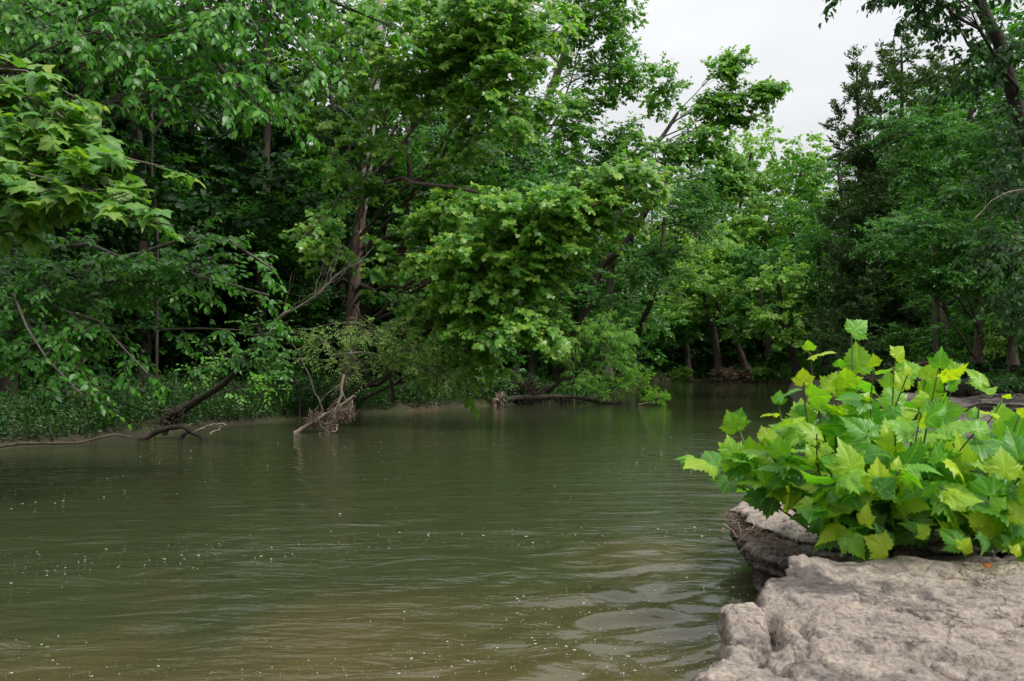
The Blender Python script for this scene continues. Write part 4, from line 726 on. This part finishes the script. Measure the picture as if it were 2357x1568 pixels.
for (px, Yd, k, lb) in [(440, 27, 0, 'above the leaning dark trunk'), (560, 28, 0, 'behind the tip of the mid left elm'), (680, 27, 0, 'behind the dead grey limb'), (760, 29, 0, 'just left of the central sycamore trunk'), (900, 29, 0, 'just right of the central sycamore trunk'), (1000, 30, 0, 'above the arching fine-leaved shrub'),
    (1110, 31.5, 0, 'above the broken stump'), (1220, 33, 0, 'behind the log root wad'), (1330, 36, 0, 'directly behind the willow'), (1060, 29.5, 1, 'low between the arching shrub and the stump'), (940, 27.5, 1, 'low behind the arching shrub'), (1180, 31.5, 1, 'low behind the left end of the log'),
    (1400, 41, 0, 'behind the right side of the willow'), (1450, 46, 0, 'behind the thin leaning brown trunk'), (330, 23, 1, 'low behind the weeds left of the leaning trunk'), (620, 25, 1, 'low behind the fallen pale branch'), (1275, 35, 1, 'low behind the middle of the log'), (1380, 42, 1, 'low behind the willow stems')]: spots.append(((px-CX)/F*Yd, Yd, 'L', ('E', k, LT_+lb)))
for (px, Yd, k, lb) in [(2350, 21, 1, 'low at the right frame edge above the shelves'), (2230, 25, 0, 'just right of the leaning bare trunk'), (2320, 23, 0, 'tall by the right frame edge'), (2140, 30, 0, 'just left of the leaning bare trunk'), (2050, 33, 1, 'low under the tall cedar'), (2200, 29, 1, 'low behind the leaning bare trunk'), (2270, 26, 1, 'low above the highest rock shelf')]: spots.append(((px-CX)/F*Yd, Yd, 'R', ('E', k, RT_+lb)))
for (px, Yd, k, lb) in [(1500, 79, 0, 'at the dark left end of the bend'), (1560, 78, 2, 'above the straight dark trunk'), (1640, 79, 2, 'behind the double-stemmed grey tree'), (1700, 80, 2, 'tall behind the clay scar'), (1770, 78, 2, 'behind the pale-stemmed bushy tree'), (1830, 72, 2, 'behind the small sunlit sapling'), (1890, 66, 0, 'left of the leftmost cedar'),
    (1930, 58, 0, 'under the leftmost cedar'), (1730, 75, 2, 'above the right part of the clay scar'), (1670, 74, 2, 'above the thin leaning tree'), (1600, 74, 2, 'between the dark trunk and the grey double stem'), (1530, 76, 1, 'low left of the straight dark trunk'), (1610, 76, 1, 'low under the grey double stem'), (1790, 74, 1, 'low above the grassy clump'), (1860, 66, 1, 'low right of the sunlit sapling')]: spots.append(((px-CX)/F*Yd, Yd, 'F', ('E', k, FT_+lb)))
# unseen woods on both banks behind the viewpoint, added to block low skylight
for (x_, y_) in [(-15, -2), (-16, 4), (-19, 8), (-17, -9), (-20, -15), (-24, 0), (-18, -22), (-22, -6), (-13.5, 8.5), (-9, -30), (-2, -38), (6, -36), (14, -30), (20, -24), (24, -16), (26, -8), (27, 0), (25, 8), (22, 14), (-26, -14), (-14, -34)]:
    spots.append((x_, y_, 'L' if x_ < 0 else 'R', 'T'))  # out of view; shares labels with the seen forest trees
used = set()
LAB = {'LT': ('shaded forest tree among the trunks and dark foliage deep in the left bank wood', 'trees deep in the left bank wood'),
       'FT': ('distant forest tree in the massed foliage behind the river bend', 'trees behind the river bend'),
       'RT': ('shaded forest tree in the dark foliage up the right bank hillside', 'trees up the right hillside'),
       'LE': ('leafy tree at the edge of the left bank wood with foliage down to the ground', 'leafy edge trees of the left bank wood'),
       'RE': ('leafy tree at the foot of the right hillside with foliage down to the rocks', 'leafy edge trees on the right bank'),
       'FE': ('leafy tree along the far waterline at the river bend', 'leafy edge trees at the river bend'),
       'LS': ('dark understory shrub between the trunks of the left bank wood', 'understory shrubs of the left wood'),
       'FS': ('distant understory shrub behind the river bend', 'understory shrubs at the river bend'),
       'RS': ('understory shrub on the dark right bank hillside', 'understory shrubs on the right hillside')}
for (x, y, tg, kd) in spots:
    fixed = None
    lab_ = None
    if isinstance(kd, tuple): kd, fixed, lab_ = kd
    pk = protos[kd]; k = int(rng.integers(0, len(pk))) if fixed is None else fixed
    if tg == 'L' and k in (1, 3) and rng.random() < .8: k -= 1
    p = pk[k]; g = float(ground_h(np.array([x]), np.array([y]))[0])
    if (kd, k) in used:
        r = p.copy(); C.objects.link(r)
        for ch in p.children: c = ch.copy(); C.objects.link(c); c.parent = r
    else: r = p; used.add((kd, k))
    s_ = rng.uniform(.8, 1.15)*(1.35 if tg == 'F' else 1.0)
    if tg == 'F' and kd == 'T': s_ *= .85
    if kd == 'E' and tg == 'F': s_ *= 1.2
    r.location = (x, y, g); r.rotation_euler = (0, 0, rng.uniform(0, 6.28)); r.scale = (s_, s_, s_*rng.uniform(.85, 1.1))
    r['label'], r['group'] = LAB[tg+kd]
    if lab_: r['label'] = lab_
    r['category'] = 'shrub' if kd == 'S' else 'tree'
print('forest', sum(TRIS.values()), len(spots))

# ------------------------------------------------------------------ ground cover on the banks
def cover(n, region, hmin, hmax, seed, dist=(0.05, 4.0)):
    rng = np.random.default_rng(seed); (x0, x1), (y0, y1) = region
    x = rng.uniform(x0, x1, n*4); y = rng.uniform(y0, y1, n*4); d = river_sd(x, y); ok = (d > dist[0]) & (d < dist[1]); x = x[ok][:n]; y = y[ok][:n]; n = len(x)
    h = rng.uniform(hmin, hmax, n)*(1+.5*fbm(np.stack([x, y, x*0], -1), 2)); b = np.stack([x, y, ground_h(x, y)-.03], -1)
    tip = b+np.stack([rng.normal(0, .15, n), rng.normal(-.05, .15, n), h], -1); ts = np.linspace(0, 1, 4)[None, :, None]
    cur = b[:, None]*(1-ts)+tip[:, None]*ts
    return rng, cur
def bed(name, lab, n, region, hmin, hmax, seed, leaf, mt, size, nl, dist, grass=0):
    rng, cur = cover(n, region, hmin, hmax, seed, dist)
    R, pos, sc, ti = leafset(rng, cur, nl, size, (.1, -.5, 0), .15, .5, t0=.25, young=0, tip=.25)
    V, T, uv = place(R, pos, sc, leaf)
    if grass:
        rng2, c2 = cover(grass, region, .25, .6, seed+1, dist); m = len(c2)
        bl = c2.copy(); bl[:, :, :2] += (rng2.normal(0, .16, (m, 1, 2))*np.linspace(0, 1, 4)[None, :, None]**2)
        w = unit(rng2.normal(0, 1, (m, 1, 3))*np.array([1, 1, 0]))*np.array([.008, .009, .006, .001])[None, :, None]
        VV = np.concatenate([bl-w, bl+w], 1).reshape(-1, 3); ix = np.arange(m)[:, None, None]*8
        tt = []
        for a in range(3): tt += [(a, a+1, a+5), (a, a+5, a+4)]
        TT = (np.array(tt)[None]+ix).reshape(-1, 3)+len(V); V = np.concatenate([V, VV]); T = np.concatenate([T, TT]); ti = np.repeat(ti, len(LEAF[leaf][0])); ti = np.concatenate([ti, np.full(len(VV), .1)])
    else: ti = np.repeat(ti, len(LEAF[leaf][0]))
    o = obj(name, mesh(name, V, T, M[mt], tint=ti), kind='stuff'); tag(o, lab, 'ground cover'); return o
bed('bank_weeds', 'thick knee-high weeds and grass along the left river bank', 6500, ((-12, -3.5), (9, 26)), .2, .55, 301, 'oval', 'weed', .10, 6, (.15, 3.2), 6000)
bed('bank_weeds', 'weeds and grass along the bank behind the fallen log', 3500, ((-4, 8), (24, 44)), .25, .6, 303, 'oval', 'weed', .12, 7, (.1, 3.5), 2500)
bed('hillside_undergrowth', 'low leafy undergrowth on the slope above the right bank rocks', 4500, ((9, 30), (16, 55)), .3, .8, 305, 'oval', 'green', .16, 7, (6.5, 14), 0)
bed('forest_undergrowth', 'low dark undergrowth on the floor of the left wood', 3500, ((-24, 2), (14, 48)), .3, .8, 307, 'clump', 'dark', .2, 6, (3.4, 11), 0)
bed('far_bank_weeds', 'low weeds along the waterline at the far bend', 2200, ((6, 26), (58, 80)), .3, .7, 309, 'clump', 'green', .26, 6, (.2, 5), 0)

# ------------------------------------------------------------------ deadwood
def wood(name, label, cat, runs, mat, seed=0, extra=()):
    base = np.array(runs[0][0][0]); root = thing(name, label, cat, base)
    for i, (pts, r0, r1, pn) in enumerate(runs):
        V, T = tube1(pts, r0, r1, k=22, s=8, rough=.25, wob=.02, seed=seed+i*3.3); obj(pn, mesh(name+'_'+pn, V-base, T, M[mat]), root)
    for (pn, VT, mt) in extra: obj(pn, mesh(name+'_'+pn, VT[0]-base, VT[1], M[mt]), root, kind='stuff')
    return root
rng = np.random.default_rng(99)
def twigs_on(pts, n, L, r, seed, up=.3, down=.2):
    rg = np.random.default_rng(seed); c = resample(pts, 16)[None]; cur, rr = grow(rg, c, np.full((1, 16), r*2), n/np.linalg.norm(np.diff(c[0], axis=0), axis=1).sum(), L, 50, t0=.2, droop=down, up=up, K=6, flat=.2)
    c2, r2 = grow(rg, cur, rr, 5/L*.6, L*.45, 45, t0=.3, droop=down, up=up*.5, K=5, flat=.2)
    return join([tubes(cur, np.maximum(rr, r*.3), 4), tubes(c2, np.maximum(r2, r*.2), 3)])
s1 = PX([(792, 862), (786, 900), (776, 940), (762, 975), (746, 1006)], 16.4); s2 = PX([(678, 998), (727, 967), (773, 942), (816, 910)], 16.5); s3 = PX([(749, 978), (788, 959), (808, 942), (811, 920)], 16.4); s4 = PX([(752, 1001), (775, 990), (772, 975)], 16.3)
wood('driftwood_snag', 'bleached driftwood snag with hanging flood debris standing in the water', 'driftwood',
     [(s1, .022, .05, 'limb'), (s2, .05, .03, 'limb'), (s3, .04, .02, 'limb'), (s4, .025, .012, 'limb')], 'drift', 3,
     extra=[('flood_debris', join([sticks(rng, s1[2:5], 260, (.06, .05, .05), .22, .006, 2.0), sticks(rng, s2[1:2].repeat(2, 0)+np.array([[-.1, 0, -.02], [.15, 0, .05]]), 150, (.06, .05, .06), .22, .006, 2.0), sticks(rng, s3[1:3], 150, (.05, .05, .08), .2, .006, 3.0)]), 'debris'), ('twigs', twigs_on(s1[:3], 7, .5, .006, 5), 'drift')])
r1_ = [PX([(320, 1012), (365, 995), (409, 981), (434, 990), (455, 1004), (476, 1018)], 14.9), PX([(380, 1000), (390, 975), (400, 955), (410, 940)], 15.1), PX([(434, 990), (420, 1005), (412, 1020)], 14.8)]
wood('root_tangle', 'dark arching roots at the waterline below the leaning tree', 'roots', [(r1_[0], .06, .035, 'root'), (r1_[1], .05, .035, 'root'), (r1_[2], .05, .03, 'root')], 'bark_dark', 13,
     extra=[('twigs', sticks(rng, PX([(370, 985, 15), (395, 955, 15.1), (420, 945, 15)]), 70, (.12, .08, .06), .35, .012, .8), 'bark')])
b2 = PX([(444, 998), (475, 982), (503, 976), (522, 979)], 15.3); b3 = PX([(484, 1000), (500, 992), (508, 978)], 15.2)
wood('fallen_branch', 'pale fallen branch arching out of the water right of the dark roots', 'branch', [(b2, .02, .015, 'stem'), (b3, .03, .012, 'stem')], 'drift', 23)
b4 = PX([(-60, 1040, 13.0), (60, 1022, 13.3), (170, 1020, 13.6), (250, 1000, 14.0), (300, 1004, 14.3)])
wood('long_root', 'long thin grey root lying along the waterline at the left edge', 'root', [(b4, .03, .02, 'stem')], 'bark', 27)
lg = PX([(1150, 918), (1200, 917), (1266, 914), (1326, 914), (1361, 921), (1400, 927), (1436, 932)], 28.4); lb = PX([(1180, 925), (1215, 912), (1245, 900), (1262, 888)], 28.6)
wood('fallen_log', 'fallen log stretched across the water with root wad and hanging debris', 'log', [(lg, .12, .04, 'trunk'), (lb, .10, .05, 'limb')], 'bark', 31,
     extra=[('root_wad', join([sticks(rng, PX([(1128, 930), (1150, 915), (1165, 925)], 28.4), 120, (.15, .15, .14), .5, .03, 1.0), sticks(rng, PX([(1190, 880), (1230, 905)], 28.8), 120, (.3, .2, .12), .5, .02, .8)]), 'bark'),
            ('hanging_debris', join([sticks(rng, PX([(1215, 925), (1240, 925)], 28.4), 110, (.14, .1, .1), .4, .014, 3.0), sticks(rng, PX([(1275, 920), (1318, 924)], 28.4), 110, (.2, .08, .07), .3, .014, 3.0), sticks(rng, PX([(1370, 928), (1430, 932)], 28.4), 90, (.15, .08, .03), .25, .01, 2.0)]), 'bark')])
st = PX([(1137, 940), (1142, 925), (1152, 912), (1162, 905)], 27.4)
wood('broken_stump', 'splintered pale stump standing at the waterline left of the log', 'stump', [(st, .10, .07, 'trunk')], 'pink_wood', 37, extra=[('splinters', sticks(rng, PX([(1140, 930), (1158, 912)], 27.4), 60, (.08, .08, .08), .4, .018, 3.0), 'drift')])
d0 = PX([(625, 770, 15), (650, 725, 14.8), (700, 700, 14.7), (750, 660, 14.6), (780, 628, 14.6), (835, 600, 14.6)])
wood('dead_limb', 'bare dead grey limb with forking twigs left of the central trunk', 'branch', [(d0, .04, .012, 'stem')], 'bark_grey', 41, extra=[('twigs', twigs_on(d0, 16, .9, .010, 9, up=.5, down=-.2), 'twig')])
d1 = PX([(655, 760, 15.5), (700, 840, 15.8), (740, 940, 16.2)]); wood('dead_sapling', 'thin bare stem slanting down to the bank beside the snag', 'branch', [(d1, .012, .02, 'stem')], 'bark_grey', 43)
lp = PX([(2020, 862, 24), (2070, 850, 24), (2130, 836, 24.2), (2186, 826, 24.4)]); wood('fallen_pole', 'straight pinkish fallen pole leaning against the base of the leaning trunk', 'log', [(lp, .05, .07, 'trunk')], 'pink_wood', 47)
pb_ = PX([(2240, 505, 12), (2290, 455, 12), (2330, 440, 12), (2400, 438, 12)]); wood('bare_branch', 'bare pale branch poking in from the right edge', 'branch', [(pb_, .004, .010, 'stem')], 'drift', 51, extra=[('twigs', twigs_on(pb_, 5, .3, .004, 10), 'drift')])
vb = [PX([(352, 310, 20), (330, 250, 20), (310, 190, 20)]), PX([(352, 310, 20), (350, 240, 20), (345, 150, 20)]), PX([(352, 310, 20), (390, 250, 20), (430, 180, 20)])]
wood('bare_sapling', 'bare stems fanning out in a V high in the dark left wood', 'sapling', [(v, .04, .012, 'stem') for v in vb], 'bark', 53)
# eroded clay bank at the bend
wood('exposed_roots', 'reddish exposed roots and clay scar on the far bank', 'roots', [(PX([(1655, 855), (1690, 862), (1740, 872)], 66), .18, .1, 'root'), (PX([(1718, 850), (1740, 862), (1760, 872)], 66), .16, .08, 'root')], 'pink_wood', 57,
     extra=[('root_mat', sticks(rng, PX([(1650, 862), (1700, 862), (1760, 872)], 66), 220, (.4, .3, .25), 1.2, .04, .6), 'debris')])

# ------------------------------------------------------------------ sycamore shrub on the ledge
def sycamore_shrub():
    rng = np.random.default_rng(404); base = np.array([2.25, 4.35, .48])
    root = thing('sycamore_shrub', 'bright green sycamore shrub with big lobed leaves on the right foreground rock', 'shrub', base)
    tips = [(1960, 775, 4.0), (1865, 810, 4.1), (2010, 850, 3.7), (1850, 880, 3.8), (1700, 985, 4.5), (1790, 920, 4.6), (1600, 1055, 4.6), (1690, 1050, 4.3), (1950, 900, 3.9), (2060, 830, 4.0), (2090, 860, 3.7), (2160, 850, 3.6), (2200, 870, 3.9), (2260, 900, 3.8), (2310, 920, 4.0), (2345, 960, 3.6),
            (2400, 900, 3.8), (2120, 950, 3.5), (2240, 1000, 3.4), (2000, 990, 3.5), (1880, 1000, 3.6), (1800, 1050, 3.9), (1760, 1110, 4.1), (1950, 1090, 3.4), (2080, 1080, 3.3), (2180, 1130, 3.3), (2300, 1100, 3.3), (2380, 1050, 3.4), (1870, 1170, 3.6), (1990, 1200, 3.5), (2130, 1230, 3.5), (2260, 1230, 3.45), (2360, 1200, 3.4), (2450, 1150, 3.5),
            (1900, 960, 4.4), (2050, 930, 4.4), (2200, 960, 4.5), (1980, 1000, 4.6), (2320, 1010, 4.5), (2420, 980, 4.3), (1890, 1080, 4.2), (2090, 1170, 3.7), (1940, 1230, 3.6), (2210, 1260, 3.5), (2330, 1270, 3.45), (2040, 1260, 3.55), (2450, 1250, 3.5), (1800, 1120, 4.0), (1930, 850, 4.0), (1990, 930, 3.8), (2130, 880, 3.9), (1760, 1020, 4.2), (1840, 960, 4.2), (2300, 1170, 3.35), (2160, 1060, 3.4), (2060, 1000, 3.6), (1920, 1150, 3.5), (2400, 1120, 3.35), (2250, 1060, 3.6), (2020, 1130, 3.45)]
    cur = []
    for i, t in enumerate(tips):
        T_ = P(*t); b = base+np.array([(T_[0]-base[0])*.45+rng.normal(0, .08), rng.uniform(-.35, .4), 0]); b[2] = .47; L = np.linalg.norm(T_-b)
        mid = (b+T_)/2+np.array([(T_[0]-base[0])*.15, 0, -.08*L if T_[2] > 1 else .22*L]); ts = np.linspace(0, 1, 10)[:, None]
        cur.append((1-ts)**2*b+2*ts*(1-ts)*mid+ts**2*T_)
    cur = np.array(cur); rad = np.linspace(.009, .003, 10)[None].repeat(len(cur), 0)
    for c, r in zip(cur, rad): V, T = tubes(c[None], r[None], 6); obj('stem', mesh('shrub_stem', V-base, T, M['stem' if rng.random() < .7 else 'twig']), root)
    R, pos, sc, ti = leafset(rng, cur, 11, .165, (.05, -.30, 0), .2, .6, t0=.30, young=.0, tip=.9)
    n = len(pos); t = np.tile(np.linspace(.30, 1, 11), len(cur)); sc = sc*np.where(t > .95, .85, 1.0)*rng.choice([.6, 1, 1.1], n, p=[.25, .45, .3]); ti = np.clip(.75*rng.random(n)**2*(t > .35)+(t > .8)*.6*rng.random(n), 0, 1)
    # end leaves stand up and face the river
    for j in np.where(t > .8)[0]:
        if rng.random() < .55:
            ax = unit(np.array([rng.normal(0, .5), rng.normal(-.1, .2), 1.0])); nr = unit(np.array([rng.normal(-.2, .4), -1, rng.uniform(.1, .6)])); x = unit(np.cross(ax, nr)); R[j] = np.stack([x, ax, np.cross(x, ax)], -1)
    pet = []; k = 0
    order = np.argsort(pos[:, 1])
    var = ['syc_hi', 'syc_hi2', 'syc_hi3', 'syc_hi4']; rest = []
    _, pa, pb2 = in_frame(pos); lim = np.interp(pa, [1560, 1700, 1800, 1880, 1890, 1960], [1100, 1120, 1150, 1185, 1270, 1290]); order = np.array([q_ for q_ in order if pb2[q_] < lim[q_]])
    for c_, q_ in enumerate(order):
        if c_ >= 300: rest.append(q_); continue
        kv = var[rng.integers(0, 4)]; yt = int(np.searchsorted([.3, .45, .6], ti[q_])); mk = (kv, 'bush', yt)
        if mk not in PARTS_MESH:
            V, T = LEAF[kv]; PARTS_MESH[mk] = mesh('leaf', V, T, M['syc_bush'], uv=V[:, :2], tint=np.full(len(V), (0.0, .3, .6, 1.0)[yt]))
        o = bpy.data.objects.new('leaf', PARTS_MESH[mk]); C.objects.link(o); o.parent = root
        mm = np.eye(4); mm[:3, :3] = R[q_]*sc[q_]; mm[:3, 3] = pos[q_]-base; o.matrix_basis = Matrix(mm.tolist())
    if rest:
        V, T, uv = place(R[rest], pos[rest], sc[rest], 'syc_hi'); obj('foliage', mesh('shrub_foliage', V-base, T, M['syc_bush'], uv=uv, tint=np.repeat(ti[rest], len(LEAF['syc_hi'][0]))), root, kind='stuff')
sycamore_shrub()

# ------------------------------------------------------------------ butterfly and small bits
def wingmat():
    m, t, o = newmat('butterfly_wing'); L = t.links.new; uv = N(t, 'ShaderNodeUVMap')
    vo = N(t, 'ShaderNodeTexVoronoi', Scale=7.0); L(uv.outputs[0], vo.inputs['Vector'])
    r = ramp(t, [(0.16, (0.03, 0.015, 0.01)), (0.24, (0.75, 0.17, 0.01))]); L(vo.outputs['Distance'], r.inputs[0])
    sp = N(t, 'ShaderNodeSeparateXYZ'); L(uv.outputs[0], sp.inputs[0]); e = ramp(t, [(0.80, (0, 0, 0)), (0.92, (1, 1, 1))]); L(sp.outputs[0], e.inputs[0])
    c = mixc(t, e.outputs[0], r.outputs[0], (0.05, 0.025, 0.02)); pb = N(t, 'ShaderNodeBsdfPrincipled', Roughness=.6); L(c, pb.inputs['Base Color']); L(pb.outputs[0], o.inputs[0]); return m
M['wing'] = wingmat(); M['insect'] = plain('insect_body', (0.05, 0.035, 0.025))
bp_ = G(2268, 1308, .53); bf = thing('butterfly', 'small orange butterfly with black spots resting at the back edge of the pale slab', 'butterfly', bp_)
fore = [(0, 0), (.25, .55), (.7, .85), (1, .75), (.82, .45), (.85, .2), (.4, 0)]; hind = [(0, 0), (.4, 0), (.7, -.08), (.82, -.35), (.7, -.6), (.5, -.62), (.3, -.7), (.05, -.3)]
for sgn in (-1, 1):
    for nm, ol_, d in (('forewing', fore, .0), ('hindwing', hind, -.001)):
        a = np.array(ol_); n = len(a); ang = math.radians(38 if sgn < 0 else 24)
        V = np.array([(sgn*x*.032*math.cos(ang), y*.028, x*.032*math.sin(ang)+.006+d) for x, y in ol_]); VV = np.concatenate([V, V+np.array([0, 0, .0003])])
        T = [(0, i, i+1) for i in range(1, n-1)]+[(n, n+i+1, n+i) for i in range(1, n-1)]
        uv = np.concatenate([a, a]); obj(nm, mesh('butterfly_'+nm, VV, T, M['wing'], uv=uv), bf)
c = np.array([[(0, .014, .007), (0, .007, .008), (0, -.004, .007), (0, -.018, .004)]]); V, T = tubes(resample(c[0], 10)[None], np.array([[.001, .0022, .0028, .003, .0024, .002, .0022, .002, .0015, .0006]]), 8); obj('body', mesh('butterfly_body', V, T, M['insect']), bf)
for sgn in (-1, 1):
    V, T = tubes(np.array([[(0, .014, .008), (sgn*.004, .02, .012), (sgn*.009, .027, .014)]]), np.full((1, 3), .0003), 4); obj('antenna', mesh('butterfly_antenna', V, T, M['insect']), bf)
rng = np.random.default_rng(61)
wp = P(1798, 1145, 4.62); root = thing('fern_sprig', 'tiny bright green sprig growing from the face of the layered ledge', 'plant', wp)
c = resample(np.array([wp+(0.02, 0, -.04), wp+(-.01, -.02, 0), wp+(-.02, -.03, .03), wp+(-.03, -.03, .055)]), 6)[None]
V, T = tubes(c, np.full((1, 6), .0012), 4); obj('stem', mesh('sprig_stem', V-wp, T, M['stem']), root)
R, pos, sc, ti = leafset(rng, c, 14, .016, (-.2, -.6, 0), 0, .4)
for j in range(14):
    if j == 0: mleaf = mesh('sprig_leaf', LEAF['elm'][0], LEAF['elm'][1], M['willow'], tint=np.full(len(LEAF['elm'][0]), .6))
    o = bpy.data.objects.new('leaf', mleaf); C.objects.link(o); o.parent = root; mm = np.eye(4); mm[:3, :3] = R[j]*sc[j]; mm[:3, 3] = pos[j]-wp; o.matrix_basis = Matrix(mm.tolist())
fl = G(105, 1498, 0); V, T = LEAF['elm_hi']; V = V*np.array([.03, .03, .008]); o = obj('floating_leaf', mesh('floating_leaf', V, T, M['willow'], tint=np.full(len(V), .9)), None, (fl[0], fl[1], .016)); tag(o, 'single small green leaf floating on the near water at lower left', 'leaf')
print('total tris', sum(TRIS.values())); print({k: v for k, v in sorted(TRIS.items(), key=lambda a: -a[1])[:16]})
